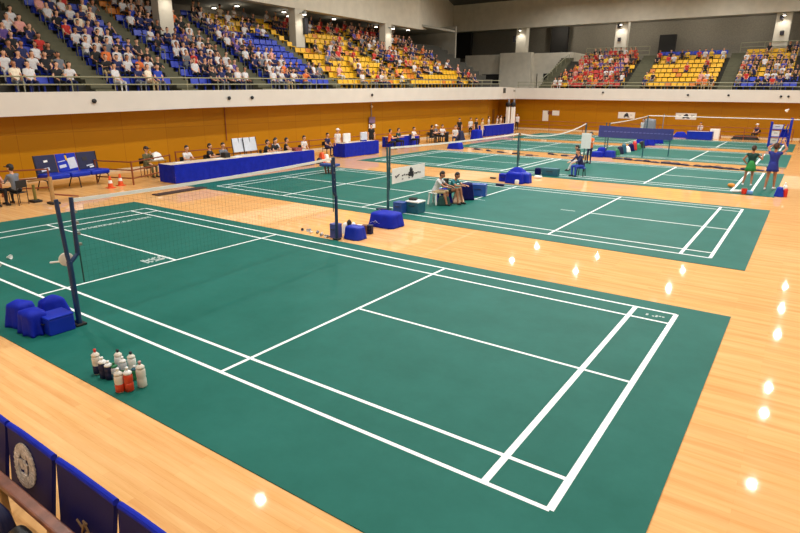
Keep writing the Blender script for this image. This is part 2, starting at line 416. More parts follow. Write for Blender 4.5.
# small downlights in the soffit of the stands
k = 0
for (u, v) in ((214, 8), (237, 6), (284, 12), (288, 16), (334, 19), (376, 27), (408, 30)):
    p = gp(u, v, 10.08)
    t = thing('soffit_lamp', 'small glowing downlight in the left stand soffit, %s from the left' % ORD[k], 'lamp', p, 0, 'left stand downlights'); k += 1
    MB().lathe((0, 0, 0), [(.2, 0), (.2, .1), (.12, .12)], 14).obj('lamp_ring', STEEL, t)
    MB().lathe((0, 0, -.03), [(.16, 0), (.16, .03)], 14).obj('lamp_lens', LAMP, t)
    ld = bpy.data.lights.new('soffit_light', 'POINT'); ld.energy = 30; ld.color = (1, .93, .8); ld.shadow_soft_size = .15
    lo = bpy.data.objects.new('soffit_light', ld); C.objects.link(lo); lo.location = p + Vector((0, 0, -.3))
k = 0
for (u, v) in ((603, 22.5), (640, 21), (698, 18), (757, 16.5), (560, 25)):
    p = gp(u, v, 12.08); p.x *= 74.6 / p.y; p.y = 74.6
    t = thing('soffit_lamp', 'small glowing downlight in the far stand soffit, %s in view order' % ORD[k], 'lamp', p, 0, 'far stand downlights'); k += 1
    MB().lathe((0, 0, 0), [(.2, 0), (.2, .08), (.12, .1)], 14).obj('lamp_ring', STEEL, t)
    MB().lathe((0, 0, -.03), [(.16, 0), (.16, .03)], 14).obj('lamp_lens', LAMP, t)
    ld = bpy.data.lights.new('soffit_light', 'POINT'); ld.energy = 380; ld.color = (1, .93, .8); ld.shadow_soft_size = .15
    lo = bpy.data.objects.new('soffit_light', ld); C.objects.link(lo); lo.location = p + Vector((0, 0, -.3))

# guard rails on the balcony fronts
gr = thing('guard_rail', 'two bar steel guard rail along the left stand front', 'railing', (XF - .12, 0, 0))
for zz, nm in ((.62, 'top_rail'), (.3, 'lower_rail')):
    MB().tube((0, YF + .2, TOPY(YF) + zz), (0, yc - .1, TOPY(yc) + zz), .03).obj(nm, RAIL, gr)
pm = None
for i in range(26):
    y = 7.5 + 1.95 * i
    if pm is None: pm = o = MB().tube((0, 0, 0), (0, 0, .62), .022, n=6).obj('post', RAIL, gr)
    else: o = pm.copy(); C.objects.link(o)
    o.location = (0, y, TOPY(y))
gr = thing('guard_rail', 'two bar steel guard rail along the far stand front', 'railing', (0, 63.82, 0))
zt = lambda x: 4.53 + (x + 28.5) * (4.26 - 4.53) / (XR + 28.5)
for zz, nm in ((.62, 'top_rail'), (.3, 'lower_rail')):
    MB().tube((-28.3, 0, zt(-28.3) + zz), (XR - .1, 0, zt(XR) + zz), .03).obj(nm, RAIL, gr)
pm = None
for i in range(16):
    x = -28.2 + 1.95 * i
    if pm is None: pm = o = MB().tube((0, 0, 0), (0, 0, .62), .022, n=6).obj('post', RAIL, gr)
    else: o = pm.copy(); C.objects.link(o)
    o.location = (x, 0, zt(x))
# rails behind the top rows
for (a, b, nm) in (((-23.4, -16.3), 0, 'behind the red seats'), ((-7.4, 1.0), 0, 'behind the right hand far block')):
    g = thing('guard_rail', 'grey pipe rail at the top of the far stand ' + nm, 'railing', (0, 72.0, ZB0 + RF * 7.2))
    for zz in (.5, .95, 1.4): MB().tube((a[0], 0, zz), (a[1], 0, zz), .035).obj('rail', RAIL, g)
    for x in np.linspace(a[0], a[1], 5): MB().tube((x, 0, -.2), (x, 0, 1.4), .03).obj('post', RAIL, g)
# aisle hand rails on the left
for i, (a, b) in enumerate(AISL[:3]):
    g = thing('hand_rail', 'steel hand rail frames down the %s aisle of the left stand' % ORD[i], 'railing', (0, b + .06, 0))
    for k in range(1, NL, 2):
        z = FL0(b) + RL * k; x = -27.3 - TL * k
        MB().path([(x, 0, z), (x, 0, z + .85), (x - .45, 0, z + .95), (x - .45, 0, z + .1)], .02, n=6).obj('rail_frame', RAIL, g)
g = thing('hand_rail', 'sloping steel hand rail left of the red seat block', 'railing', (0, 0, 0))
MB().tube((-25.9, 64.2, ZB0 + .9), (-25.0, 70.8, ZB0 + RF * 7 + .9), .035).obj('rail', RAIL, g)
for k in range(0, 8, 1):
    MB().tube((-25.9 + .13 * k, 64.2 + .94 * k, ZB0 + RF * k - .1), (-25.9 + .13 * k, 64.2 + .94 * k, ZB0 + RF * k + .9), .022, n=6).obj('post', RAIL, g)

# ------------------------------------------------------------------ people
def dist_caps(P, a, b, ra, rb):
    a = np.array(a); b = np.array(b); d = b - a; L2 = max(d @ d, 1e-9)
    t = np.clip(((P - a) @ d) / L2, 0, 1); q = a + t[:, None] * d
    return np.linalg.norm(P - q, axis=1) - (ra + (rb - ra) * t), t
def pose(kind='sit', h=.46, lean=0.0, arms=None, legs=None, head=(0, 0), spread=.13, knee=None, twist=0.0, bend=0):
    J = {}
    if kind == 'sit': hip = Vector((0, 0, h + .09))
    elif kind == 'crouch': hip = Vector((0, 0, .38))
    else: hip = Vector((0, 0, .92))
    up = Vector((0, math.sin(lean), math.cos(lean)))
    J['hip'] = hip; J['belly'] = hip + up * .22; J['chest'] = hip + up * .42; J['nk'] = hip + up * .53
    hd = Vector((math.sin(head[0]) * math.sin(head[1]), math.cos(head[0]) * math.sin(head[1]), math.cos(head[1])))
    J['hb'] = J['nk'] + (up * .5 + hd * .5) * .07; J['head'] = J['hb'] + hd * .12
    fy = Vector((math.sin(head[0]), math.cos(head[0]), 0)); J['hf'] = (fy - hd * fy.dot(hd)).normalized(); J['hu'] = hd
    tw = Vector((math.cos(twist), math.sin(twist), 0))
    for s, n_ in ((-1, 'L'), (1, 'R')):
        J['sh' + n_] = hip + up * .47 + tw * (.175 * s)
        J['hp' + n_] = hip + Vector((.09 * s, 0, -.02))
        if kind == 'sit':
            J['kn' + n_] = Vector((spread * s, .45, h + .06)); J['an' + n_] = Vector((spread * s * .95, .43, .08)); 
        elif kind == 'crouch':
            J['kn' + n_] = Vector((.17 * s, .36, .52)); J['an' + n_] = Vector((.14 * s, .02, .08))
        else:
            J['kn' + n_] = Vector((.1 * s, .03, .5)); J['an' + n_] = Vector((.1 * s, 0, .08))
        if legs and n_ in legs: J['kn' + n_], J['an' + n_] = Vector(legs[n_][0]), Vector(legs[n_][1])
        sd = J['sh' + n_]
        A = (arms or {}).get(n_, 'lap')
        if A == 'lap': e, w = sd + Vector((.05 * s, .06, -.27)), sd + Vector((-.05 * s, .26, -.36))
        elif A == 'table': e, w = sd + Vector((.06 * s, .16, -.24)), sd + Vector((-.06 * s, .40, -.22))
        elif A == 'side': e, w = sd + Vector((.05 * s, -.02, -.29)), sd + Vector((.06 * s, .06, -.54))
        elif A == 'up': e, w = sd + Vector((.12 * s, .12, .18)), sd + Vector((.0 * s, .2, .40))
        elif A == 'face': e, w = sd + Vector((.05 * s, .2, -.2)), sd + Vector((-.1 * s, .22, .06))
        else: e, w = sd + Vector(A[0]), sd + Vector(A[1])
        J['el' + n_], J['wr' + n_] = e, w
    return J
def caps(J, slim=1.0, fingers=False, foot=None, footdir=None):
    K = []
    def c(a, b, ra, rb, reg): K.append((Vector(a), Vector(b), ra, rb, reg))
    up = (J['nk'] - J['hip']).normalized(); sx = (J['shR'] - J['shL']).normalized()
    for s in (-1, 1):
        c(J['hip'] + sx * .06 * s, J['belly'] + sx * .045 * s, .112 * slim, .098 * slim, 'shirt')
        c(J['belly'] + sx * .045 * s, J['chest'] + sx * .075 * s, .098 * slim, .108 * slim, 'shirt')
    c(J['shL'], J['shR'], .062, .062, 'shirt')
    c(J['hip'] + up * -.03 - sx * .05, J['hip'] + up * -.03 + sx * .05, .11 * slim, .11 * slim, 'hips')
    c(J['nk'] - up * .02, J['hb'] + up * .03, .056, .052, 'skin')
    hf, hu = J['hf'], J['hu']; hs = hf.cross(hu).normalized()
    c(J['head'] + hu * .03 - hf * .012, J['head'] + hu * .02 + hf * .018, .092, .088, 'skin')
    c(J['head'] + hf * .02, J['head'] - hu * .075 + hf * .045, .078, .045, 'skin')
    c(J['head'] + hu * .05 - hf * .022, J['head'] - hu * .02 - hf * .04, .094, .078, 'hair')
    c(J['head'] + hu * .015 + hf * .1, J['head'] - hu * .022 + hf * .116, .013, .018, 'skin')
    for s in (-1, 1):
        c(J['head'] - hf * .005 + hs * .09 * s + hu * .015, J['head'] + hs * .092 * s - hu * .025, .02, .014, 'skin')
    for n_, s in (('L', -1), ('R', 1)):
        c(J['sh' + n_], J['el' + n_], .053, .042, 'arm'); c(J['el' + n_], J['wr' + n_], .041, .029, 'fore')
        d = (J['wr' + n_] - J['el' + n_]).normalized(); w = J['wr' + n_]
        if fingers:
            sd = d.cross(Vector((0, 0, 1)));  sd = sd.normalized() if sd.length > .1 else Vector((1, 0, 0)); nn = sd.cross(d)
            for k in range(-1, 2): c(w + d * .01 + sd * .02 * k, w + d * .075 + sd * .024 * k, .019, .016, 'skin')
            for k, ln in zip(range(4), (.062, .075, .07, .052)):
                p0 = w + d * .082 + sd * (-.034 + .0227 * k); p1 = p0 + d * ln * .55 - nn * .01; p2 = p1 + d * ln * .4 - nn * .028
                c(p0, p1, .0095, .009, 'skin'); c(p1, p2, .009, .008, 'skin')
            p0 = w + d * .025 - sd * .03; p1 = p0 + d * .035 - sd * .03; c(p0, p1, .013, .011, 'skin'); c(p1, p1 + d * .035 - nn * .015, .011, .009, 'skin')
        else:
            c(w, w + d * .09, .034, .03, 'skin'); c(w + d * .09, w + d * .15, .026, .018, 'skin'); c(w + d * .03 - Vector((.03 * s, 0, 0)), w + d * .07 - Vector((.055 * s, 0, 0)), .016, .012, 'skin')
        c(J['hp' + n_], J['kn' + n_], .086 * slim, .056 * slim, 'thigh'); c(J['kn' + n_], J['an' + n_], .056 * slim, .037 * slim, 'shank')
        k, a = J['kn' + n_], J['an' + n_]
        mid = k.lerp(a, .3); c(mid - Vector((0, .012, 0)), k.lerp(a, .55) - Vector((0, .008, 0)), .055 * slim, .044 * slim, 'shank')
        fd = Vector(footdir[n_]) if footdir and n_ in footdir else Vector((s * .15, 1, 0)).normalized()
        c(a + Vector((0, 0, -.035)) - fd * .04, a + Vector((0, 0, -.045)) + fd * .15, .042, .034, 'shoe')
    return K
def body_mesh(name, K, M, sleeve=.55, legcut=None, voxel=.02, deci=None, long_hair=False):
    """M: region -> material.  sleeve: how far down the arm the shirt reaches (1..2 reaches onto the forearm). legcut: cloth reach down the legs 0..2"""
    mb = MB()
    for a, b, ra, rb, reg in K:
        mb.tube(a, b, ra, rb, n=12); mb.ball(a, ra, n=2); mb.ball(b, rb, n=2)
    me = mb.mesh(name + '_raw', [])
    o = bpy.data.objects.new('tmp', me); C.objects.link(o)
    md = o.modifiers.new('r', 'REMESH'); md.mode = 'VOXEL'; md.voxel_size = voxel; md.use_smooth_shade = True
    sm = o.modifiers.new('s', 'SMOOTH'); sm.factor = .5; sm.iterations = 2 if voxel < .03 else 1
    if deci: dm = o.modifiers.new('d', 'DECIMATE'); dm.ratio = deci
    dg = bpy.context.evaluated_depsgraph_get(); dg.update()
    out = bpy.data.meshes.new_from_object(o.evaluated_get(dg)); out.name = name
    bpy.data.objects.remove(o); bpy.data.meshes.remove(me)
    nP = len(out.polygons); P = np.empty(nP * 3); out.polygons.foreach_get('center', P); P = P.reshape(-1, 3)
    D = []; T = []
    for a, b, ra, rb, reg in K:
        d, t = dist_caps(P, a, b, ra, rb); D.append(d); T.append(t)
    D = np.array(D); T = np.array(T); bi = D.argmin(0); bt = T[bi, np.arange(nP)]
    keys = list(dict.fromkeys(M.values())); idx = np.zeros(nP, dtype=np.int32)
    if legcut is None: legcut = 2
    for i in range(nP):
        reg = K[bi[i]][4]; t = bt[i]
        if reg == 'arm': reg = 'shirt' if t <= sleeve else 'skin'
        elif reg == 'fore': reg = 'shirt' if t <= sleeve - 1 else 'skin'
        elif reg == 'thigh': reg = 'legs' if t <= legcut else 'skin'
        elif reg == 'shank': reg = 'legs' if t <= legcut - 1 else 'skin'
        elif reg == 'hips': reg = 'legs'
        idx[i] = keys.index(M.get(reg, M['skin']))
    out.materials.clear()
    for k in keys: out.materials.append(k)
    out.polygons.foreach_set('material_index', idx)
    for p in out.polygons: p.use_smooth = True
    return out
def eyes(J, parent):
    mb = MB(); hf, hu = J['hf'], J['hu']; hs = hf.cross(hu).normalized()
    for s in (-1, 1): mb.ball(J['head'] + hu * .018 + hf * .092 + hs * .034 * s, .012, n=1)
    mb.obj('eyes', EYE, parent)
def hair_cap(J, parent, m, long=0.0):
    mb = MB(); hf, hu = J['hf'], J['hu']
    mb.ball(J['head'] + hu * .058 - hf * .026, .1, n=2); mb.ball(J['head'] - hf * .05 + hu * .01, .088, n=2)
    if long: mb.tube(J['head'] - hf * .07, J['head'] - hf * .1 - hu * long, .05, .02); mb.ball(J['head'] - hf * .1 - hu * long, .02)
    return mb.obj('hair', m, parent, smooth=True)
def person(label, loc, rz, J, shirt, legs, skin=SKIN, hair=HAIR, shoe=BLACK, sleeve=.6, legcut=2, voxel=.018, deci=.5, fingers=False, slim=1.0, group=None, long=0.0, scale=1.0, footdir=None, hat=None):
    K = caps(J, slim, fingers, footdir=footdir)
    M = {'skin': skin, 'shirt': shirt, 'legs': legs, 'hair': hair, 'shoe': shoe}
    me = body_mesh('person', K, M, sleeve, legcut, voxel, deci)
    o = bpy.data.objects.new('person', me); C.objects.link(o); o.location = loc; o.rotation_euler = (0, 0, rz); o.scale = (scale,) * 3
    tag(o, label, 'person', group)
    hair_cap(J, o, hair, long); eyes(J, o)
    if hat:
        hf, hu = J['hf'], J['hu']; mb = MB(); mb.ball(J['head'] + hu * .065 - hf * .015, .112, sc=(1, 1, .8)); mb.box(J['head'] + hu * .07 + hf * .13, (.15, .13, .02)); mb.obj('cap', hat, o)
    return o
# ------------------------------------------------------------------ court mats with painted lines
def court(label, x0, x1, y0, y1, xl, yl, extra=()):
    mb = MB().box(((x0 + x1) / 2, (y0 + y1) / 2, .006), (x1 - x0, y1 - y0, .012))
    def ln(ax, ay, bx, by, w, m=1):
        if abs(ay - by) < 1e-6: mb.box(((ax + bx) / 2, ay, .0125), (abs(bx - ax), w, .003), m=m)
        else: mb.box((ax, (ay + by) / 2, .0132), (w, abs(by - ay), .0034), m=m)
    for (y, a, b, w) in xl: ln(a, y, b, y, w)
    for (x, a, b, w) in yl: ln(x, a, x, b, w)
    for (ax, ay, bx, by, w) in extra:
        W_, L_ = max(abs(bx - ax), w), max(abs(by - ay), w); nx, ny = max(2, int(W_ / .05)), max(2, int(L_ / .05)); q_ = random.Random(5)
        for i in range(nx):
            for j in range(ny):
                if q_.random() < .78: mb.box(((ax + bx) / 2 + W_ * ((i + .5) / nx - .5), (ay + by) / 2 + L_ * ((j + .5) / ny - .5), .0141), (W_ / nx * .72, L_ / ny * .72, .003), m=2)
    o = mb.obj('court_mat', [VINYL, LINE, SCUFF])
    return tag(o, label, 'court mat')
def std(y0, y1, ys, xs, w=.055, wb=.08):
    L = xs[-1]; c = (y0 + y1) / 2
    xl = [(y, L, xs[0], w) for y in (y0, y1, y0 + ys, y1 - ys)]
    yl = [(x, y0, y1, wb if i < 2 else w) for i, x in enumerate(xs)]
    return xl, yl
xl, yl = std(4.56, 10.78, .54, [-1.42, -2.12, -6.26, -11.73, -17.35, -18.05])
xl += [(7.65, -6.26, -1.42, .05), (7.6, -18.05, -11.73, .05)]
court('large green court mat nearest the camera, bottles standing on its near edge', -19.53, -.6, 3.31, 11.25, xl, yl,
      [(-16.75, 7.75, -16.55, 10.05, .1), (-12.35, 7.05, -12.0, 7.65, .1), (-1.88, 10.43, -1.56, 10.53, .06)])
xl, yl = std(15.36, 23.05, .55, [-1.48, -2.15, -5.6, -12.35, -16.25, -19.6, -20.16])
yl += [(-9.95, 19.1, 23.05, .055)]
xl += [(19.15, -5.6, -1.48, .055), (19.15, -20.16, -12.35, .055), (19.15, -9.95, -9.5, .03), (19.15, -6.6, -6.1, .03)]
court('green court mat second from the camera, two people seated on it by the net', -21.3, -.68, 14.66, 23.4, xl, yl)
xl, yl = std(27.35, 35.0, .6, [-1.59, -2.28, -5.75, -12.3, -12.8, -16.6, -20.4, -20.9], .07, .1)
xl += [(31.1, -5.75, -2.28, .06), (31.1, -20.9, -12.8, .06)]
court('green court mat third from the camera, the two players standing on it', -21.7, -.72, 26.64, 35.2, xl, yl)
xl, yl = std(39.2, 46.9, .6, [-1.6, -2.3, -5.75, -12.5, -16.6, -21.0], .07, .11)
xl += [(43.0, -5.75, -2.3, .07), (43.0, -21, -12.5, .07)]
court('green court mat fourth from the camera, row of bags across its middle', -22.0, -.76, 38.5, 47.2, xl, yl)
xl, yl = std(50.6, 57.6, .6, [-1.6, -2.3, -5.75, -12.5, -16.6, -21.5], .08, .12)
xl += [(54.1, -5.75, -2.3, .08), (54.1, -21, -12.5, .08)]
court('green court mat farthest from the camera, in front of the far wall', -22.8, -.8, 49.85, 58.2, xl, yl)

# ------------------------------------------------------------------ net posts and nets
def net_post(label, p, top, m, spread, dirv, low=1.15, base=True):
    t = thing('net_post', label, 'net post', p, 0, None)
    d = Vector((dirv[0], dirv[1], 0)).normalized()
    MB().tube((0, 0, .03), (0, 0, low), .045, n=12).obj('pole', m, t)
    MB().path([(0, 0, low - .04), d * -.02 + Vector((0, 0, low + .12)), d * -.05 + Vector((0, 0, top))], .034, n=10).obj('outer_prong', m, t)
    a = MB().path([(0, 0, low - .04), d * spread * .8 + Vector((0, 0, low + .1)), d * spread + Vector((0, 0, top))], .034, n=10).obj('inner_prong', m, t)
    for k in range(4): MB().box(d * (spread + .03) + Vector((0, 0, low + .25 + .18 * k)), (.05, .05, .05), bev=.008).obj('cleat', STEEL, a)
    MB().box((0, 0, .02), (.17, .17, .04), bev=.008).obj('base_plate', BLACK, t)
    return t
def net(label, a, b, za, zb, depth=1.45, cell=.09, sag=.05):
    a = Vector(a); b = Vector(b); L = (b - a).length; d = (b - a) / L; nn = Vector((-d.y, d.x, 0))
    zt = lambda s: za + (zb - za) * s - sag * 4 * s * (1 - s)
    t = thing('court_net', label, 'net', (0, 0, 0))
    nseg = 24
    MB().sheet(lambda u, v: (a.lerp(b, u) + Vector((0, 0, zt(u) - .06 * v)), nn), nseg, 1, .012).obj('top_tape', TAPE, t)
    mb = MB(); w = .0013
    nv = int(L / cell)
    for i in range(nv + 1):
        s = i / nv; p = a.lerp(b, s)
        mb.box((p.x, p.y, zt(s) - .08 - (depth - .08) / 2), (w, w, depth - .08))
    nh = int((depth - .08) / cell)
    for j in range(nh + 1):
        zz = .08 + j * cell
        for k in range(nseg):
            p, q = a.lerp(b, k / nseg), a.lerp(b, (k + 1) / nseg)
            mb.tube(p + Vector((0, 0, zt(k / nseg) - zz)), q + Vector((0, 0, zt((k + 1) / nseg) - zz)), w * .6, n=4, caps=False)
    mb.obj('netting', CORD, t)
    for e, s in ((a, 0), (b, 1)): MB().tube(e + Vector((0, 0, zt(s))), e + Vector((0, 0, zt(s) - depth)), .012, n=6).obj('edge_cord', CORD, t)
    return t
P1n, P1f = gp(80, 325.5), gp(337, 240); P2n, P2f = gp(388, 212), gp(517, 175); P3 = gp(587, 123, 2.15); P3.z = 0; P4 = gp(604, 156); P5 = gp(648.5, 116, 2.15); P5.z = 0
for p in (P1n, P1f, P2n, P4): p.z = .012
d1 = (P1f - P1n).normalized(); d2 = (P2f - P2n).normalized()
net_post('dark blue forked net post at the front of the nearest court', P1n, 2.15, POSTBLUE, .19, d1, 1.12)
net_post('dark forked net post beyond the nearest court, bags at its foot', P1f, 2.2, POSTBLUE, -.12, d1, 1.2)
net_post('teal forked net post rising behind the blue weight cover', P2n, 2.12, POSTTEAL, .1, d2, 1.0)
net_post('teal forked net post rising from the heap of blue covers', P2f, 2.02, POSTTEAL, -.12, d2, 1.0)
net_post('teal net post behind the person holding the white board', P3, 2.15, POSTTEAL, -.12, (0, 1), 1.0)
net_post('blue grey ladder-like net post at the left end of the long banner', P4, 2.1, POSTTEAL, .16, (1, 0), .35)
net_post('thin teal net post standing near the far wall', P5, 2.2, POSTTEAL, -.12, (0, 1), 1.0)
net('badminton net strung across the nearest court', P1n + d1 * .19, P1f - d1 * .12, 2.13, 2.2, 1.42)
net('badminton net strung across the second court, white banner on it', P2n + d2 * .1, P2f - d2 * .12, 2.12, 2.02, 1.4, .12)
net('badminton net strung across the third court', P2f + d2 * .16, P3 + Vector((0, -.12, 0)), 2.0, 2.15, 1.3, .16, .35)
net('badminton net running from long blue banner to the far court', P4 + Vector((.1, .2, 0)), P5 + Vector((0, -.12, 0)), 2.08, 2.18, 1.2, .2, .05)
# round cream paddle hanging on the near post
pd = thing('paddle', 'round cream coloured paddle with white handle hanging behind the near net post', 'paddle', P1n + Vector((-.13, .02, 1.13)))
bl = MB().lathe((0, 0, 0), [(.02, -.02), (.1, -.015), (.115, 0), (.1, .015), (.02, .02)], 20).obj('blade', OFFW, pd)
bl.rotation_euler = Vector((.9, -.42, .1)).to_track_quat('Z', 'Y').to_euler()
MB().tube((-.1, -.07, -.04), (-.23, -.16, -.06), .016).obj('handle', WHITE, pd)
def shuttle(label, p, group=None, tilt=0):
    t = thing('shuttlecock', label, 'shuttlecock', p, random.random() * 6, group); t.rotation_euler = (tilt, 0, t.rotation_euler.z)
    MB().ball((0, 0, .018), .02, n=2).obj('cork', WHITE, t)
    MB().lathe((0, 0, .02), [(.016, 0), (.05, .085), (.047, .085), (.014, .004)], 12).obj('feather_skirt', WHITE, t)
    return t
shuttle('white shuttlecock lying on the nearest mat at the far left', gp(7, 258.5, .02) + Vector((0, 0, .025)), tilt=1.35).scale = (1.15,) * 3
o = shuttle('white shuttlecock lying at the left picture edge by the long side line', gp(1, 265.5, .02) + Vector((0, 0, .025)), tilt=1.35); o.scale = (1.1,) * 3
o = shuttle('white shuttlecock in flight high above the blue dressed player', gp(789, 109, 2.95), tilt=2.2); o.scale = (2.2,) * 3

# ------------------------------------------------------------------ drink bottles
def bottle(label, u, v, h, body, low, nozzle, cap, r=.056, squash=1):
    t = thing('drink_bottle', label, 'bottle', gp(u, v, .014), random.random() * 6, 'drink bottles at the edge of the near mat')
    hb = h * .72
    b = MB().lathe((0, 0, 0), [(r * .86, 0), (r, .012), (r, hb * .42), (r * .9, hb * .5), (r, hb * .58), (r, hb * .9), (r * .8, hb)], 18).obj('bottle_body', body, t, smooth=True)
    if low: MB().lathe((0, 0, .004), [(r * .9, 0), (r * 1.015, .01), (r * 1.015, hb * .43), (r * .93, hb * .47)], 18).obj('drink_fill', low, b, smooth=True)
    MB().lathe((0, 0, hb), [(r * .93, 0), (r * .95, h * .06), (r * .55, h * .13), (r * .3, h * .16)], 18).obj('screw_cap', cap, t, smooth=True)
    MB().lathe((0, 0, hb + h * .15), [(r * .28, 0), (r * .3, h * .07), (r * .38, h * .08), (r * .34, h * .13)], 12).obj('nozzle', nozzle, t, smooth=True)
    return t
bottle('bottle with dark navy lower half and cream top, leftmost of the bottle group', 98.2, 373.2, .37, OFFW, NAVYD, RED, OFFW)
bottle('navy bottle with white cap, second from the left in the group', 104.6, 377.4, .31, NAVYD, None, WHITE, WHITE)
bottle('small navy bottle with domed white cap, right of the taller navy one', 110.2, 378.6, .27, NAVYD, None, WHITE, WHITE)
bottle('white bottle with black nozzle at the back of the bottle group', 120.4, 371.5, .34, WHITE, None, INK, OFFW)
bottle('small pale green and white bottle in the middle of the group', 124.6, 375, .28, PALE, GREENP, WHITE, WHITE, .05)
bottle('low bottle with green cap between the navy and red bottles', 115.6, 378.2, .24, PALE, TEAL, GREENP, GREENP, .05)
bottle('white bottle with dark red nozzle, second from the right at the back', 133.2, 372.5, .32, WHITE, None, INK, OFFW)
bottle('short teal bottle half hidden left of the tall white bottle', 135.6, 379, .2, GREENP, None, WHITE, TEAL, .045)
bottle('white bottle with orange red drink in the lower part, front left', 120.6, 391.5, .34, OFFW, REDBR, WHITE, OFFW, .058)
bottle('bottle full of orange red drink with white cap, front middle', 129.8, 390.4, .34, REDBR, REDBR, WHITE, WHITE, .058)
bottle('tall plain white bottle, rightmost of the bottle group', 142.6, 386.2, .37, OFFW, None, mat('pink nozzle', (196, 150, 150), .5), OFFW, .06)

# ------------------------------------------------------------------ blue covers, boxes and weights
def drape(name, label, c, d, rz, m, cat='cover', wob=.03, top=.85, seed=0, bulge=.05, folds=7, parent=None):
    """cloth covered lump: a tapering box whose skirt hangs in folds"""
    rnd = random.Random(seed); mb = MB(); nu, nz = 48, 8; rings = []
    ph = rnd.random() * 6
    for j in range(nz + 1):
        z = j / nz; k = 1 - (1 - top) * z; ring = []
        for i in range(nu):
            a = 2 * PI * i / nu; ca, sa = math.cos(a), math.sin(a)
            e = 5; rr = (abs(ca) ** e + abs(sa) ** e) ** (-1 / e)
            f = 1 + wob * (1 - z) * math.sin(a * folds + ph + .6 * math.sin(3 * a)) + .012 * math.sin(17 * a + 4 * z)
            edge = 1 if z < .86 else math.sqrt(max(.02, 1 - ((z - .86) / .15) ** 2)) * .08 + .92
            ring.append(mb.bm.verts.new((d[0] / 2 * rr * ca * k * f * edge, d[1] / 2 * rr * sa * k * f * edge, d[2] * z)))
        rings.append(ring)
    for s in (.6, .25):
        rings.append([mb.bm.verts.new((v.co.x * s, v.co.y * s, d[2] + bulge * (1 - s) + .015 * math.sin(5 * v.co.x + 3 * v.co.y + ph))) for v in rings[nz]])
    for a, b in zip(rings, rings[1:]):
        for i in range(nu): mb.bm.faces.new((a[i], a[(i + 1) % nu], b[(i + 1) % nu], b[i]))
    mb.bm.faces.new(rings[-1]); mb.bm.faces.new(rings[0][::-1])
    o = mb.obj(name, m, parent, None if parent else c, rz, smooth=True)
    if parent: o.location = c
    if label and not parent: tag(o, label, cat)
    elif label: o['label'] = label
    return o
def crate(name, label, c, d, rz, m, cat='box', lid=None):
    t = thing(name, label, cat, c, rz)
    MB().box((0, 0, d[2] * .44), (d[0], d[1], d[2] * .88), bev=.015).obj('body', m, t)
    MB().box((0, 0, d[2] * .94), (d[0] * 1.03, d[1] * 1.03, d[2] * .12), bev=.015).obj('lid', lid or m, t)
    MB().path([(-d[0] * .2, -d[1] / 2 - .005, d[2] * .62), (-d[0] * .2, -d[1] / 2 - .03, d[2] * .62), (d[0] * .2, -d[1] / 2 - .03, d[2] * .62), (d[0] * .2, -d[1] / 2 - .005, d[2] * .62)], .012, n=6).obj('handle', BLACK, t)
    return t
A0 = math.atan2(d1.y, d1.x)
RU = Vector((.82, .57, 0))                                 # towards the right of the picture along the floor
ang = math.atan2(RU.y, RU.x)
# by the near post
c0, c1 = gp(50, 337, .012), gp(75.5, 328, .012)
ln_ = (c1 - c0).length; z0 = Vector((0, 0, .012))
crate('storage_box', 'flat blue weight box chained beside the front net post', Vector((c0.x - .2, (c0.y + c1.y) / 2, .012)), (.4, ln_ * .95, .3), 0, BLUE2, 'box', BLUE2)
def grounded(u, v): return gp(u, v, .012)
p = grounded(40, 333); drape('fabric_cover', 'crumpled blue cover hanging in folds left of the flat blue weight box', p + Vector((-.12, -.02, 0)), (.5, .36, .36), 0, BLUE, wob=.13, seed=3, top=.85, folds=9, bulge=.04)
p = grounded(24, 325); drape('fabric_cover', 'rounded dark blue cover at the far left of the near post boxes', p + Vector((-.06, .02, 0)), (.46, .42, .38), .3, BLUE, wob=.06, seed=5, top=.72, bulge=.08)
p = grounded(57, 319); drape('fabric_cover', 'blue cover heaped behind the flat blue weight box', p + Vector((-.35, .1, 0)), (.3, .5, .26), 0, BLUE, wob=.09, seed=8, top=.75, bulge=.08)
ch = MB(); q0 = P1n + Vector((0, 0, .35)); q1 = gp(75, 325, 0) + Vector((-.12, .1, .5))
ch.path([q0, q0.lerp(q1, .5) + Vector((0, 0, -.05)), q1], .02); ch.path([P1n + Vector((0, 0, .05)), P1n + Vector((-.28, -.06, .05))], .022)
tag(ch.obj('strap', BLACK), 'black strap tying the front net post to its weight box', 'strap')
# foot of the far post of court one
e0, e1, e2 = gp(341.5, 239), gp(356, 242), gp(366.5, 238.5)
drape('weight_cover', 'small blue cover at the foot of the far net post of the near court', (e0 + e2) / 2 + Vector((0, .05, 0)), ((e1 - e0).length * 1.05, (e2 - e1).length, .34), 0, BLUE2, wob=.02, seed=11, top=.82, bulge=.03)
crate('storage_box', 'blue grey upright box behind the far net post of the near court', gp(337, 238) + Vector((-.05, .02, 0)), (.24, .24, .4), 0, mat('slate blue plastic', (70, 80, 150), .5))
for k, (u, m) in enumerate(((339, WHITE), (343, BLACK), (347, WHITE))):
    drape('towel', ['white towel', 'black cap', 'white shirt'][k] + ' piled behind the blue grey box near the far net post', gp(u, 235.6) + Vector((0, .28, 0)), (.2, .2, .3 + .06 * (k == 1)), k, m, 'clothing', wob=.12, seed=20 + k, top=.55, bulge=.05)
for k, u in enumerate((354.5, 360, 365)):
    crate('sports_bag', ['white', 'brown', 'dark'][k] + ' small bag tucked behind the small blue weight cover, %s of three' % ORD[k], gp(u, 235) + Vector((.02, .2, 0)), (.16, .16, .26), .3, [OFFW, mat('brown leather', (110, 70, 50), .6), NAVYD][k], 'bag')
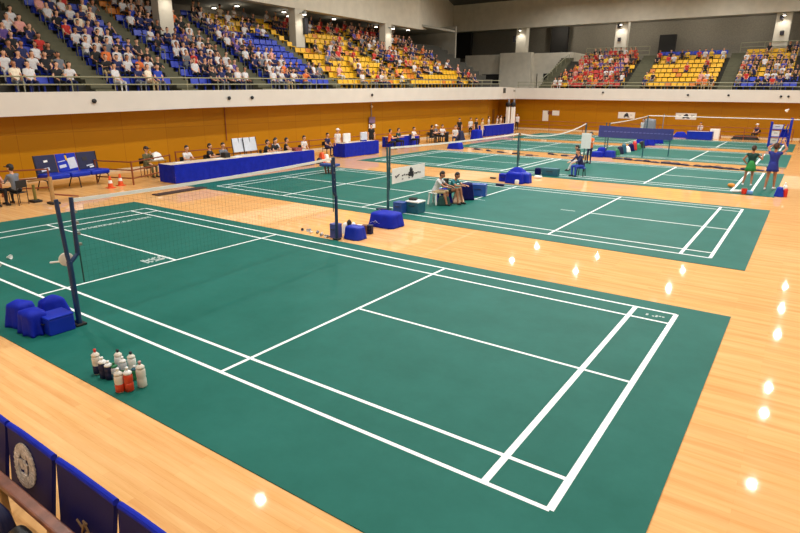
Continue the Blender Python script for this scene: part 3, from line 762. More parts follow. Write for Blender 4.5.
for k in range(9):
    u = 302.5 + 3.5 * k; v = 230.3 + .93 * k
    o = shuttle('shuttlecock lying in the row on the floor strip, %s from the left' % ORD[k], gp(u, v) + Vector((0, 0, .03)), 'row of shuttlecocks', 1.4); o.scale = (.9,) * 3
    if k % 2 == 0: o.children[0].data.materials[0] = INK; o.children[1].data.materials[0] = GREY
# weight of court two post
e0, e1, e2 = gp(368.5, 225), gp(388.5, 230.8), gp(404.5, 226)
W1_, W2_ = (e1 - e0).length, (e2 - e1).length
wb = thing('post_weight', 'large royal blue weight cover with white emblem below the teal net post', 'weight', (e0 + e2) / 2, 0)
drape('cover', '', (0, 0, 0), (W1_, W2_, .4), 0, BLUE, wob=.012, seed=31, top=.84, bulge=.02, parent=wb, folds=5)
em = MB(); yy = -W2_ / 2 * .955
for k in range(7): em.ball((-.3 + .05 * k, yy, .12 + .04 * abs(math.sin(k * 1.1))), .016, sc=(1.3, .5, .6), n=1)
em.tube((-.2, yy, .14), (-.13, yy, .2), .01, n=6); em.tube((-.13, yy, .2), (-.06, yy, .15), .01, n=6)
em.obj('emblem', mat('pale blue print', (150, 160, 220), .6), wb)
crate('cool_box', 'blue cool box left of the teal box on the second court', gp(398, 213, .012) + Vector((.0, .14, 0)), (.36, .36, .36), 0, mat('mid blue plastic', (36, 78, 158), .4))
tb = gp(410.5, 213, .012) + Vector((.05, .22, 0))
crate('cool_box', 'teal cool box with white top beside the blue cool box', tb, (.5, .46, .4), 0, TEAL, lid=WHITE)
crate('small_case', 'black case lying on top of the teal cool box', tb + Vector((-.1, 0, .4)), (.26, .2, .06), .3, BLACK, 'case')
o = MB().box((0, 0, .02), (.5, .2, .04), bev=.015).obj('racket_bag', NAVYD, None, gp(385.5, 210.5, .012) + Vector((-.15, .1, 0)), ang - .3); tag(o, 'flat dark bag lying left of the teal net post', 'bag')
# heap at the far post of court two
drape('fabric_cover', 'blue cover peaked around the base of the second net far post', P2f + Vector((.02, .0, 0)), (1.15, .8, .36), 0, BLUE, wob=.03, seed=41, top=.35, bulge=.03)
drape('fabric_cover', 'royal blue draped box in front of the second net far post', gp(513, 183.5) + Vector((.0, .15, 0)), (.85, .5, .46), 0, BLUE, wob=.04, seed=42, top=.85)
drape('fabric_cover', 'blue draped box at the right of the heap on the floor strip', gp(521.5, 183) + Vector((.05, .2, 0)), (.6, .5, .42), 0, BLUE2, wob=.03, seed=43, top=.85)
crate('storage_box', 'small blue box at the left of the heap of covers', gp(503, 181.5) + Vector((0, .15, 0)), (.42, .36, .34), 0, BLUE)
tag(MB().box((0, 0, .1), (.18, .18, .2), bev=.04).obj('sports_bag', WHITE, None, gp(517.5, 184) + Vector((0, -.05, 0))), 'white bag between the two draped blue boxes', 'bag')
tag(MB().box((0, 0, .05), (.36, .18, .1), bev=.03).obj('sports_bag', NAVYD, None, gp(500, 186, .012)), 'dark bag lying in front of the small blue box', 'bag')
tag(MB().box((0, 0, .04), (.3, .1, .06), bev=.02).obj('shoe', BLACK, None, gp(493, 178.7)), 'single dark shoe on the floor strip left of the heap', 'shoe')
crate('crate', 'long teal crate on the near edge of the third court', gp(549, 176, .012) + Vector((0, .18, 0)), (.78, .36, .36), 0, TEAL)
tag(MB().box((0, 0, .17), (.3, .26, .34), bev=.06).obj('sports_bag', NAVY, None, gp(539, 175) + Vector((-.1, .1, 0))), 'navy bag standing left of the long teal crate', 'bag')
tag(MB().box((0, 0, .06), (.36, .22, .12), bev=.04).obj('shoe_pair', WHITE, None, gp(538, 178.2)), 'white and red shoes on the floor strip before the teal crate', 'shoes')
tag(MB().box((0, 0, .02), (.7, .06, .03), bev=.01).obj('racket_bag', INK, None, gp(530, 170.5, .012), .8), 'dark racket lying on the third court near the crate', 'racket')

# white banner in front of the net of court two
b0, b1 = gp(391.5, 184.5, .9), None
bx_ = P2n.lerp(P2f, .0)
def netx(u, v):                                            # the plane of net two
    d = ray(u, v); n_ = Vector((-d2.y, d2.x, 0)); o_ = Vector((0, 0, H)); t = (P2n + n_ * -.0 - o_).dot(n_) / d.dot(n_); return o_ + d * t
q = [netx(391.3, 169.7), netx(424, 162), netx(424, 176), netx(391.3, 185)]
L_ = (q[1] - q[0]).length
bn = thing('banner', 'white sponsor banner with dark figure print hung on the second net', 'banner', (q[0].x, q[0].y, 0))
off = Vector((d2.y, -d2.x, 0)) * .03
zt_ = (q[0].z + q[1].z) / 2; zb_ = (q[2].z + q[3].z) / 2
MB().sheet(lambda u, v: (d2 * (L_ * u) + off + Vector((0, 0, zt_ + (zb_ - zt_) * v)), off.normalized()), 12, 2, .012).obj('sheet', WHITE, bn)
mk = MB(); fw_ = off.normalized()
def mark(s, z, w, h): mk.box(d2 * (L_ * s) + off + fw_ * .009 + Vector((0, 0, zb_ + (zt_ - zb_) * z)), (w, .006, h), rot=Rz(math.atan2(d2.y, d2.x)))
mark(.56, .62, .2, .17); mark(.56, .44, .34, .16); mark(.55, .8, .1, .08); mark(.6, .3, .12, .06)
for s in (.1, .16, .3, .35, .41, .46, .68, .73, .78, .84): mark(s, .43 + .04 * (s * 37 % 1), .07, .05)
mk.tube(d2 * (L_ * .1) + off + fw_ * .012 + Vector((0, 0, zb_ + .36 * (zt_ - zb_))), d2 * (L_ * .2) + off + fw_ * .012 + Vector((0, 0, zb_ + .56 * (zt_ - zb_))), .018, n=6)
for s in (.3, .5, .6): mark(s, .2, .09, .03)
mk.obj('printed_mark', INK, bn)

# cluster round the long blue banner
drape('fabric_cover', 'blue cover around the foot of the ladder-like net post', P4 + Vector((-.2, .1, 0)), (.7, .7, .5), 0, BLUE, wob=.04, seed=51, top=.6, bulge=.05)
drape('fabric_cover', 'flat blue draped box left of the ladder-like net post', gp(596.5, 157) + Vector((0, .2, 0)), (.8, .6, .32), 0, BLUE, wob=.03, seed=52, top=.8)
drape('fabric_cover', 'blue draped box right of the ladder-like net post', gp(609, 157.5) + Vector((0, .2, 0)), (.65, .6, .4), 0, BLUE2, wob=.03, seed=53, top=.85)
Bl = gp(599.5, 125.3, 2.05)
_f = CAM @ Vector((0, 0, -1)); _dl = (Bl - Vector((0, 0, H))).dot(_f) * 1.06
Br = Vector((0, 0, H)) + ray(674, 129.3) * (_dl / F); ZR = Br.z; Br.z = 2.05
dB = (Br - Bl).normalized(); LB = (Br - Bl).length; nB = Vector((dB.y, -dB.x, 0))
bb = thing('long_banner', 'long navy blue banner stretched between posts beyond the third court', 'banner', (Bl.x, Bl.y, 0))
MB().sheet(lambda u, v: (dB * (LB * u) + Vector((0, 0, 2.05 + (ZR - 2.05) * u - .68 * v - .03 * math.sin(PI * u))), nB), 20, 3, .02).obj('sheet', mat('slate navy cloth', (44, 56, 130), .6), bb)
mk = MB()
for s in np.linspace(.08, .95, 18): mk.box(dB * (LB * s) + nB * .013 + Vector((0, 0, 1.72 + (ZR - 2.05) * s)), (.22, .01, .05), rot=Rz(math.atan2(dB.y, dB.x)))
mk.obj('printed_mark', mat('faint blue print', (86, 98, 170), .6), bb)
tag(MB().tube((0, 0, 0), (0, 0, ZR - .02), .035).obj('banner_pole', POSTTEAL, None, Vector((*(Bl.lerp(Br, .62) - nB * .08).xy, 0))), 'dark pole holding up the long navy banner right of its middle', 'pole')
tag(MB().tube((0, 0, 0), (0, 0, ZR - .02), .035).obj('banner_pole', POSTTEAL, None, Vector((*(Br.lerp(Bl, .02) - nB * .08).xy, 0))), 'dark pole holding up the right end of the long navy banner', 'pole')
cols = [GREENP, NAVYD, TEAL, WHITE, NAVY, RED, GREENP, BLACK]
names = ['green', 'dark navy', 'teal', 'white', 'navy', 'red', 'dark green', 'black']
for k in range(8):
    u = 616 + 3.6 * k; v = 155 - 1.0 * k
    drape('sports_bag', names[k] + ' bag in the slanting bag row on the fourth court, %s from left' % ORD[k], gp(u, v, .012), (.5, .4, .34 + .12 * (k % 3)), k, cols[k], 'bag', wob=.06, seed=60 + k, top=.6, bulge=.08)
for k, (u, v, w, h) in enumerate(((641, 145.5, .9, .6), (648, 145.2, 1.0, .55), (657, 143.6, .8, .8), (665, 141.5, .9, .6))):
    drape('fabric_cover', 'blue draped bundle behind the long navy banner foot, %s of four from the left' % ORD[k], gp(u, v), (w, .7, h), k * .4, BLUE if k < 3 else TEAL, wob=.06, seed=80 + k, top=.65, bulge=.08)
# rackets and bags lying on the floor strips
rb = None; k = 0
for u in list(range(462, 562, 13)) + list(range(617, 772, 10)):
    v = 147.5 + (u - 462) * .115 if u < 600 else 158.5 + (u - 617) * .0925
    lab = 'dark racket bag lying on the floor strip beyond the third court, %s from the left' % ORD[k]; k += 1
    p = gp(u + random.uniform(-3, 3), v + .6)
    if p.y < 35.6: p.y = 35.6 + random.random() * 2.2
    if p.y > 38.1: p.y = 37.8 - random.random() * 1.2
    p.z = 0
    if rb is None:
        rb = t = thing('racket_bag', lab, 'bag', p, .2, 'racket bags on the floor strip')
        MB().box((0, 0, .09), (.62, .26, .18), bev=.06).obj('bag_body', NAVYD, t)
        MB().tube((.3, 0, .09), (.72, 0, .06), .035).obj('grip', BLACK, t)
        MB().path([(-.2, 0, .17), (-.1, 0, .24), (.1, 0, .24), (.2, 0, .17)], .015, n=6).obj('strap', INK, t)
    else: t = dup(rb, p, random.uniform(-.7, .7), lab)
    t.scale = (random.uniform(.7, 1.1), random.uniform(.5, .9), random.uniform(.35, .6))

# ------------------------------------------------------------------ chairs
def chair_proto(name, label, m, loc, rz, group):
    t = thing(name, label, 'chair', loc, rz, group)
    MB().box((0, 0, .425), (.42, .42, .03), bev=.01).obj('seat', m, t)
    MB().box((0, -.215, .73), (.42, .025, .26), bev=.01).obj('backrest', m, t)
    for sx in (-1, 1):
        for sy in (-1, 1):
            MB().tube((.19 * sx, .19 * sy, 0), (.19 * sx, .19 * sy if sy > 0 else -.21, .42 if sy > 0 else .84), .013, n=6).obj('leg', BLACK, t)
    return t
def look(dx, dy): return math.atan2(-dx, dy)               # local +Y turned to face (dx, dy)
EAST = look(1, 0)
CH = None
def chair_at(label, p, rz):
    global CH
    if CH is None: CH = chair_proto('folding_chair', label, BLACK, p, rz, 'black folding chairs'); return CH
    return dup(CH, p, rz, label)
def sitter(label, chairlabel, u, v, rz, shirt, legs, feetback=.45, **k):
    p = gp(u, v); p.z = 0
    J = pose('sit', lean=k.pop('lean', .1), arms=k.pop('arms', None), head=k.pop('head', (0, .15)), legs=k.pop('legs_', None))
    o = person(label, p, rz, J, shirt, legs, voxel=k.pop('voxel', .024), deci=k.pop('deci', .5), **k)
    if chairlabel: chair_at(chairlabel, p, rz)
    return o

# ------------------------------------------------------------------ tables along the left wall
def cloth_table(label, x0, x1, y0, y1, m, h=.8, ends=(True, True), seed=0):
    cx, cy = (x0 + x1) / 2, (y0 + y1) / 2
    t = thing('long_table', label, 'table', (cx, cy, 0))
    w, l = x1 - x0, y1 - y0
    MB().box((0, 0, h - .02), (w, l, .04), bev=.005).obj('tabletop', TABLETOP, t)
    for sx in (-1, 1):
        for sy in (-1, 1): MB().tube((sx * (w / 2 - .08), sy * (l / 2 - .1), 0), (sx * (w / 2 - .08), sy * (l / 2 - .1), h - .04), .018, n=6).obj('leg', STEEL, t)
    rnd = random.Random(seed); ph = rnd.random() * 6
    path = []
    if ends[0]: path += [(-w / 2 + .02, -l / 2 - .012)]
    path += [(w / 2 + .012, -l / 2 - .012), (w / 2 + .012, l / 2 + .012)]
    if ends[1]: path += [(-w / 2 + .02, l / 2 + .012)]
    mb = MB()
    for (a, b) in zip(path, path[1:]):
        a = Vector((*a, 0)); b = Vector((*b, 0)); d = (b - a).normalized(); n_ = Vector((d.y, -d.x, 0)); LL = (b - a).length
        def fn(u, v, a=a, b=b, n_=n_, LL=LL): return a.lerp(b, u) + n_ * (.002 + (.012 * math.sin(u * LL * 7 + ph) + .008 * math.sin(u * LL * 17 + 2 * v)) * v) + Vector((0, 0, h + .005 - (h - .03) * v)), n_
        mb.sheet(fn, max(4, int(LL * 14)), 4, .008)
    lipx = w * .16
    mb.box((w / 2 - lipx / 2, 0, h + .004), (lipx, l + .02, .008))
    mb.obj('table_cloth', m, t, smooth=False)
    return t
ys = [14.62, 16.42, 18.2, 19.98, 21.75, 23.45]
nm = ['with the near end of the long row', 'second in the long row from the near end', 'in the middle of the long row', 'fourth in the long row from the near end', 'at the far end of the long row']
for k in range(5):
    cloth_table('blue skirted table ' + nm[k] + ' by the left wall', -23.1 + .04 * k * 0, -21.95 - .05 * k, ys[k] + .012, ys[k + 1] - .012, BLUE, ends=(k == 0, k == 4), seed=k)
q0, q1 = gp(345, 158), gp(376.5, 153.5)
cloth_table('blue skirted table with white boxes beyond the long table row', q0.x - .9, q0.x, q0.y, q1.y, BLUE, .85, seed=9)
q0, q1 = gp(392, 148), gp(418.5, 144.8)
cloth_table('dark blue half skirted table with seated officials, third along the left wall', q0.x - .9, q0.x, q0.y, q1.y, BLUE, .75, seed=10)
q0, q1 = Vector((-24.7, 49.2, 0)), Vector((-24.7, 55.4, 0))
cloth_table('blue skirted table near the far left corner', q0.x - .9, q0.x, q0.y, q1.y, BLUE, 1.0, seed=12)
q0, q1 = gp(431, 142.5), gp(443, 141)
t = thing('small_table', 'bare black legged table with officials between the blue tables', 'table', (q0.x, (q0.y + q1.y) / 2, 0))
MB().box((0, 0, .74), (.8, 2.4, .04)).obj('tabletop', mat('slate table top', (60, 76, 110), .5), t)
for sx in (-1, 1):
    for sy in (-1, 1): MB().tube((.35 * sx, 1.1 * sy, 0), (.35 * sx, 1.1 * sy, .72), .02).obj('leg', BLACK, t)
# things on the long tables
for k, (y, x) in enumerate(((15.4, -22.8), (17.5, -22.75), (18.6, -22.7), (20.6, -22.75), (21.3, -22.8))):
    tag(MB().box((0, 0, .01), (.3, .42, .02)).obj('paper_sheet', WHITE, None, (x, y, .8), .1 * k), 'white paper on the long blue tables, %s from the near end' % ORD[k], 'paper', 'papers on the long tables')
crate('small_case', 'red case on the far end of the long blue tables', (-22.6, 22.6, .8), (.3, .5, .16), 0, mat('dull red plastic', (150, 70, 70), .5), 'case')
tag(MB().box((0, 0, .12), (.35, .3, .24), bev=.03).obj('bag', BLACK, None, (-22.85, 18.05, .8)), 'black bag on the long tables before the pale folding chairs', 'bag')
for k, (y, lab) in enumerate(((27.9, 'left'), (29.6, 'right'))):
    t = thing('monitor', 'white display unit on the second table, the %s one of two' % lab, 'monitor', (-23.55, y, .85))
    MB().box((0, 0, .32), (.12, .62, .5), bev=.02).obj('screen', WHITE if k == 0 else PALE, t)
    MB().box((-.02, 0, .03), (.25, .4, .06), bev=.01).obj('stand_foot', WHITE if k == 0 else BLUE, t)

# pale folding bench chairs behind the tables
def bench(label, loc, rz, n, panel, seat, w=.85, crest=None, group=None, h=1.35):
    t = thing('folding_bench', label, 'bench', loc, rz, group)
    W = n * w
    for i in range(n):
        x = -W / 2 + w * (i + .5)
        pn = MB().box((x, -.32, h - .36), (w * .97, .05, .72), rot=Rx(.18), bev=.02).obj('back_panel', panel[i % len(panel)], t)
        if crest and crest[i]:
            for (cx, cz, sx, sz, mm) in crest[i]:
                MB().box((x + cx, -.285 - cz * .18, h - .36 + cz), (sx, .012, sz), rot=Rx(.18) @ Ry(.12), bev=.004, seg=1).obj('printed_mark', mm, pn)
        MB().box((x, .12, .55), (w * .96, .86, .2), rot=Rx(.02), bev=.06).obj('seat', seat, t)
    for x in (-W / 2, 0, W / 2):
        MB().path([(x, .4, 0), (x, .34, .42), (x, -.25, .48), (x, -.36, h)], .022, n=6).obj('frame', BLACK, t)
        MB().path([(x, -.1, .5), (x, -.4, 0)], .022, n=6).obj('leg', BLACK, t)
    return t
pb = gp(65, 190); pb = Vector((-24.7, 11.75, 0))
bench('blue three seat folding bench with navy backs against the left wall', pb, EAST + .12, 3, [NAVYD, BLUE2, NAVYD], BLUE2, .88,
      [[(.1, .08, .22, .16, INK), (-.06, -.2, .3, .05, PALE), (-.14, -.27, .2, .07, WHITE)], [(-.2, -.04, .36, .44, PALE), (.22, -.14, .3, .12, PALE), (.24, .06, .3, .03, PALE), (.02, .18, .08, .2, YELLOW)], [(.0, .12, .16, .08, WHITE), (.08, -.2, .34, .12, PALE), (.08, -.23, .2, .06, INK)]])
for k, v_ in enumerate((155, 153)):
    bench('pale grey folding bench chair behind the long tables, the %s one of the pair' % ('left', 'right')[k], Vector((-24.35, onx((239, 250)[k], 145, -24.7).y, 0)), EAST + .1, 1, [PALE], PALE, .95, h=1.5)

# ------------------------------------------------------------------ fences
def fence(label, pts, h=.95, m=BROWNRAIL, nr=3, sp=2.6):
    t = thing('barrier_fence', label, 'fence', (0, 0, 0))
    pts = [Vector((p[0], p[1], 0)) for p in pts]
    for k in range(nr):
        z = h * (1 - k * .36); MB().path([p + Vector((0, 0, z)) for p in pts], .028, n=6).obj('rail', m, t)
    for a, b in zip(pts, pts[1:]):
        n_ = max(1, round((b - a).length / sp))
        for i in range(n_): 
            p = a.lerp(b, i / n_); MB().tube(p, p + Vector((0, 0, h + .04)), .035, n=8).obj('post', m, t)
    MB().tube(pts[-1], pts[-1] + Vector((0, 0, h + .04)), .035, n=8).obj('post', m, t)
    return t
fence('red brown pipe fence left of the long tables, orange cones before it', [(-25.1, 12.9), (-23.3, 13.5), (-24.6, 16.2)], .95)
fence('red brown pipe fence at the left picture edge behind the seated man', [(-25.4, 4.5), (-24.3, 8.9), (-23.6, 10.3)], .95)
fence('red brown pipe fence along the left wall behind the officials', [(-25.6, 17.2), (-25.6, 52)], .95, nr=2, sp=3.2)
fence('red brown pipe fence along the far wall', [(-27, 61.6), (-1.2, 61.2)], 1.05, nr=3, sp=3.7)
fence('red brown pipe fence at the right end of the far wall', [(-.6, 60.2), (2.5, 57)], 1.6, nr=3)
t = thing('barrier_rail', 'tan wooden rail on two stout posts beside the seated man', 'barrier', (0, 0, 0))
pa, pbb = gp(54, 204), gp(36, 202); pa.z = pbb.z = 0; pc = gp(28, 181.5, .72)
MB().tube(pa, pa + Vector((0, 0, .95)), .07).obj('post', TAN, t); MB().tube(pbb, pbb + Vector((0, 0, .62)), .05).obj('post', mat('olive post', (120, 110, 50), .5), t)
MB().tube(pa + Vector((0, 0, .9)), pc, .035).obj('rail', TAN, t)
for p in (pa, pbb): MB().box(p + Vector((0, 0, .04)), (.4, .3, .08), bev=.02).obj('base', BLACK, t)
pe = gp(20, 189, .35)
MB().tube(pa + Vector((0, 0, .35)), gp(78, 196, .05), .03).obj('lower_rail', BROWNRAIL, t)
# traffic cones
for k, (u, v) in enumerate(((111, 188), (121, 185.5))):
    t = thing('traffic_cone', ('left', 'right')[k] + ' small orange cone before the pipe fence', 'cone', gp(u, v))
    MB().box((0, 0, .015), (.3, .3, .03), bev=.005).obj('base', ORANGE, t); MB().lathe((0, 0, .03), [(.11, 0), (.035, .45), (.03, .46)], 14).obj('body', ORANGE, t)
    MB().lathe((0, 0, .2), [(.085, 0), (.064, .12)], 14).obj('band', WHITE, t)
# dark cable ramp on the floor
a, b = gp(155, 195.6), gp(204, 187.8)
o = MB().box((0, 0, .02), ((b - a).length, .42, .04), bev=.015).obj('cable_ramp', mat('dark brown rubber', (58, 34, 24), .7), None, (a + b) / 2, math.atan2((b - a).y, (b - a).x)); tag(o, 'dark rubber cable ramp on the floor before the long tables', 'cable ramp')
# ------------------------------------------------------------------ officials
sitter('seated person in grey jacket with dark cap at the left picture edge', 'black chair under the person in grey jacket', 20, 204.5, look(-.9, -.3), CLOTH['grey'], CLOTH['black'], arms={'L': 'table', 'R': 'table'}, hat=BLACK, sleeve=1.9, lean=.22, voxel=.018)
sitter('seated person in pink top cut by the left picture edge', 'black chair at the very left picture edge', -3, 205, look(.9, .1), CLOTH['pink'], CLOTH['black'], arms={'L': 'table', 'R': 'table'})
sitter('seated person in olive camouflage top behind the pipe fence', 'black chair behind the pipe fence', 148, 177, look(1, .25), CLOTH['olive'], CLOTH['olive'], arms={'L': 'face', 'R': 'lap'}, hat=BLACK, sleeve=1.9)
t = thing('side_table', 'small brown table with white cloth bundle behind the pipe fence', 'table', gp(156, 176))
MB().box((0, 0, .72), (.6, .9, .04)).obj('tabletop', TAN, t)
for sx in (-1, 1):
    for sy in (-1, 1): MB().tube((.25 * sx, .4 * sy, 0), (.25 * sx, .4 * sy, .7), .02).obj('leg', BROWNRAIL, t)
drape('towel', 'white cloth bundle lying on the small brown table', gp(156, 176) + Vector((0, .1, .745)), (.5, .6, .3), 0, WHITE, 'towel', wob=.08, seed=91, top=.6, bulge=.08)
XT = -24.0
def off(label, y, shirt, legs, x=XT, rz=EAST, **k):
    p = Vector((x, y, 0)); J = pose('sit', lean=k.pop('lean', .12), arms=k.pop('arms', {'L': 'table', 'R': 'table'}), head=k.pop('head', (0, .2)))
    o = person(label, p, rz, J, shirt, legs, voxel=.024, deci=.5, **k)
    chair_at('black chair under the ' + label.replace('seated ', ''), p, rz); return o
def stander(label, u, v, rz, shirt, legs, scale=1.0, **k):
    p = gp(u, v); p.z = k.pop('z', 0)
    J = pose('stand', lean=k.pop('lean', .03), arms=k.pop('arms', {'L': 'side', 'R': 'side'}), head=k.pop('head', (0, .15)), legs=k.pop('legs_', None))
    return person(label, p, rz, J, shirt, legs, voxel=k.pop('voxel', .024), deci=k.pop('deci', .5), scale=scale, **k)
def ytab(u, v, x=XT): return onx(u, v, x).y
off('seated official in white and pink at near end of long tables', ytab(186, 155), CLOTH['white'], CLOTH['black'], skin=SKIN)
off('seated official in black leaning right, second along the long tables', ytab(209, 152), CLOTH['black'], CLOTH['black'], rz=EAST + .5, lean=.05)
off('seated official in dark grey jacket left of the pale benches', ytab(222, 150), CLOTH['grey'], CLOTH['black'], sleeve=1.9)
off('seated official in black leaning over papers right of the pale benches', ytab(264, 146), CLOTH['black'], CLOTH['black'], lean=.3, rz=EAST + .6)
off('seated official in black with long hair, middle of far table end', ytab(274, 146), CLOTH['black'], CLOTH['black'], long=.25)
off('seated official in white beside the long haired one in black', ytab(281, 146), CLOTH['white'], CLOTH['black'], x=-24.5)
off('seated official in black vest over white, turned to the right', ytab(285, 146), CLOTH['black'], CLOTH['black'], rz=EAST + .7, sleeve=.3)
off('seated official in white with black apron past the long tables', ytab(308, 141), CLOTH['white'], CLOTH['black'], arms={'L': 'lap', 'R': 'lap'}, x=-24.4)
off('seated official in navy alone by the pipe fence', ytab(326.5, 138, -25), CLOTH['navy'], CLOTH['navy'], x=-25, arms={'L': 'lap', 'R': 'lap'})
stander('standing official in white at the left end of second table', 338, 157, look(1, -.3), CLOTH['white'], CLOTH['khaki'], hat=WHITE, scale=.98)
stander('standing official in black behind the second table', 371.5, 150, look(.6, -.8), CLOTH['black'], CLOTH['black'])
off('seated official in dark green behind the third table', ytab(397.5, 132, -24.6), CLOTH['darkgreen'], CLOTH['black'], x=-24.6)
off('seated official in white behind the third table', ytab(413, 131, -24.6), CLOTH['white'], CLOTH['black'], x=-24.6)
off('seated official in orange top left of the third table', ytab(389, 135, -24.4), CLOTH['orange'], CLOTH['black'], x=-24.4, rz=EAST + .8)
off('seated official in brown and black left of the bare table', ytab(431, 130, -25), CLOTH['black'], CLOTH['black'], x=-25, rz=EAST + 1)
off('seated official in white cap behind the bare table', ytab(435, 129, -25.3), CLOTH['grey'], CLOTH['black'], x=-25.3, hat=WHITE)
off('seated official in white shirt right of the bare table', ytab(442, 130, -24.8), CLOTH['white'], CLOTH['black'], x=-24.8, rz=EAST - .6)
stander('standing person in black right of the bare table', 459, 138.5, look(.3, -1), CLOTH['black'], CLOTH['black'])
sitter('seated person in pale top and navy shorts, bags at the feet', 'black chair by the blue bundles on the left side', 455, 143.5, look(.4, -1), CLOTH['white'], CLOTH['navy'])
for k, (u, v, s, l) in enumerate(((470, 137, 'white', 'black'), (475.5, 137.5, 'black', 'navy'), (481.5, 138, 'khaki', 'white'), (488, 134, 'white', 'navy'), (496.5, 132.5, 'white', 'black'), (500, 132, 'cream', 'navy'))):
    stander(['standing person in white shirt, first of the far corner group', 'standing person in black and navy in the far corner group', 'standing person in khaki top with white trousers in far corner group',
             'standing person in white behind near end of the corner table', 'standing person in white behind the middle of the corner table', 'standing person in cream behind the far end of the corner table'][k], u, v, look(.8, -.6 + .3 * k), CLOTH[s], CLOTH[l], voxel=.03, scale=.97)
for k, (u, s, l) in enumerate(((505, 'black', 'navy'), (512, 'navy', 'black'), (516.5, 'white', 'black'))):
    stander(['person in black and navy standing by the white floor units', 'person in navy standing right of the white floor units', 'person in white and black, rightmost by the white floor units'][k], u, 130, look(.3, -1), CLOTH[s], CLOTH[l], voxel=.03)
stander('person in dark clothes standing at the far wall fence', 561, 129, look(0, -1), CLOTH['black'], CLOTH['navy'], voxel=.03)
drape('sports_bag', 'navy bundle beside the seated person on the left side', gp(460, 142), (.8, .7, .9), 0, NAVYD, 'bag', wob=.06, seed=101, top=.5, bulge=.05)
drape('sports_bag', 'blue bundle in front of the standing far corner group', gp(476.5, 140), (.9, .9, .85), 0, BLUE, 'bag', wob=.06, seed=102, top=.8)
drape('sports_bag', 'low blue cover at the left edge of the third court', gp(455.5, 148.7) , (1.1, .8, .45), 0, BLUE, 'bag', wob=.05, seed=103, top=.8)
tag(MB().box((0, 0, .4), (.25, .3, .8), bev=.05).obj('sports_bag', BLACK, None, gp(446.5, 142)), 'upright black bag left of the seated person in pale top', 'bag')
for k, (u, v, m) in enumerate(((322, 162.5, ORANGE), (326.5, 162, WHITE), (319.5, 163.5, BLACK))):
    drape('sports_bag', ['orange', 'white', 'black'][k] + ' bag in the heap right of the long tables', gp(u, v), (.36, .36, [.55, .42, .28][k]), 0, m, 'bag', wob=.08, seed=110 + k, top=.55, bulge=.06)
t = thing('camp_table', 'low blue topped camp table with brown legs on the second court', 'table', gp(330, 173.5, .012), .2)
MB().box((0, 0, .42), (.9, .5, .12), bev=.03).obj('tabletop', mat('deep blue cloth', (40, 70, 140), .6), t)
for sx in (-1, 1):
    for sy in (-1, 1): MB().tube((.14 * sx, .12 * sy, 0), (.2 * sx, .15 * sy, .38), .05).obj('leg', mat('brown leather', (110, 70, 50), .6), t)
# tall white floor units, wall pole with signs
for k, u in enumerate((506.9, 512)):
    t = thing('speaker_stand', 'tall white floor unit with dark head by the corner, the %s of two' % ('left', 'right')[k], 'speaker', gp(u, 130.5) * 1)
    t.location.z = 0
    MB().box((0, 0, 1.27), (.36, .34, 2.46), bev=.03).obj('white_panel', WHITE, t); MB().ball((0, -.1, 2.75), .3, sc=(1, .7, .9)).obj('dark_head', BLACK, t)
    MB().tube((0, .1, 2.5), (0, .1, 3.3), .1).obj('column_top', GREY, t)
sg = onx(371.5, 120, XW + .06)
t = thing('sign_pole', 'grey pipe with violet poster and white notice on left wall', 'sign', (XW + .05, sg.y, 0))
MB().tube((.0, 0, .02), (.0, 0, 3.1), .03, n=8).obj('pipe', GREY, t)
zz = lambda v: onx(371.5, v, XW + .06).z
MB().box((.06, 0, (zz(117) + zz(123)) / 2), (.03, .75, zz(117) - zz(123))).obj('poster', mat('violet poster', (122, 96, 128), .6), t)
MB().box((.06, 0, (zz(124) + zz(128)) / 2), (.03, .8, zz(124) - zz(128))).obj('notice', WHITE, t)
MB().ball((.05, 0, zz(106.5)), .09).obj('pipe_light', WHITE, t)
t = onx(226, 130, XW + .05)
tag(MB().tube((0, 0, 0), (0, 0, 2.0), .03, n=6).obj('wall_pipe', BROWNRAIL, None, (t.x, t.y, 1.1)), 'thin brown pipe on left wall behind the dark grey official', 'pipe')
# far wall notices
def board(label, u0, v0, u1, v1, y, m, marks=(), name='wall_notice'):
    a, b = ony(u0, v0, y), ony(u1, v1, y)
    t = thing(name, label, 'sign', ((a.x + b.x) / 2, y, (a.z + b.z) / 2))
    w, h = abs(b.x - a.x), abs(a.z - b.z)
    MB().box((0, 0, 0), (w, .04, h)).obj('board_sheet', m, t)
    if marks:
        mk = MB()
        for (cx, cz, sw, sh) in marks: mk.box((cx * w, -.025, cz * h), (sw * w, .01, sh * h))
        mk.obj('printed_mark', INK, t)
    return t
YB = YW - .03
board('upright white notice on the far wall beside a dark bracket', 543, 110.5, 548, 121, YB, WHITE)
board('small square white notice on the far wall right of the upright one', 552.5, 110.5, 559, 115.5, YB, WHITE)
board('dark bracket between the two white notices on the far wall', 548, 111, 552, 114.5, YB, BROWNRAIL, name='wall_bracket')
LG = ((0, -.12, .3, .2), (0, .1, .22, .24), (.02, .3, .12, .14), (-.1, -.3, .1, .1), (.12, -.3, .14, .1), (.28, .05, .1, .05))
board('left white banner with dark figure print on the far wall', 618.5, 112, 634.5, 118.7, YB, WHITE, LG, 'wall_banner')
board('right white banner with dark figure print and letters on the far wall', 676, 113, 696, 119.8, YB, WHITE, LG + ((-.3, .1, .12, .05), (.32, .2, .16, .06)), 'wall_banner')
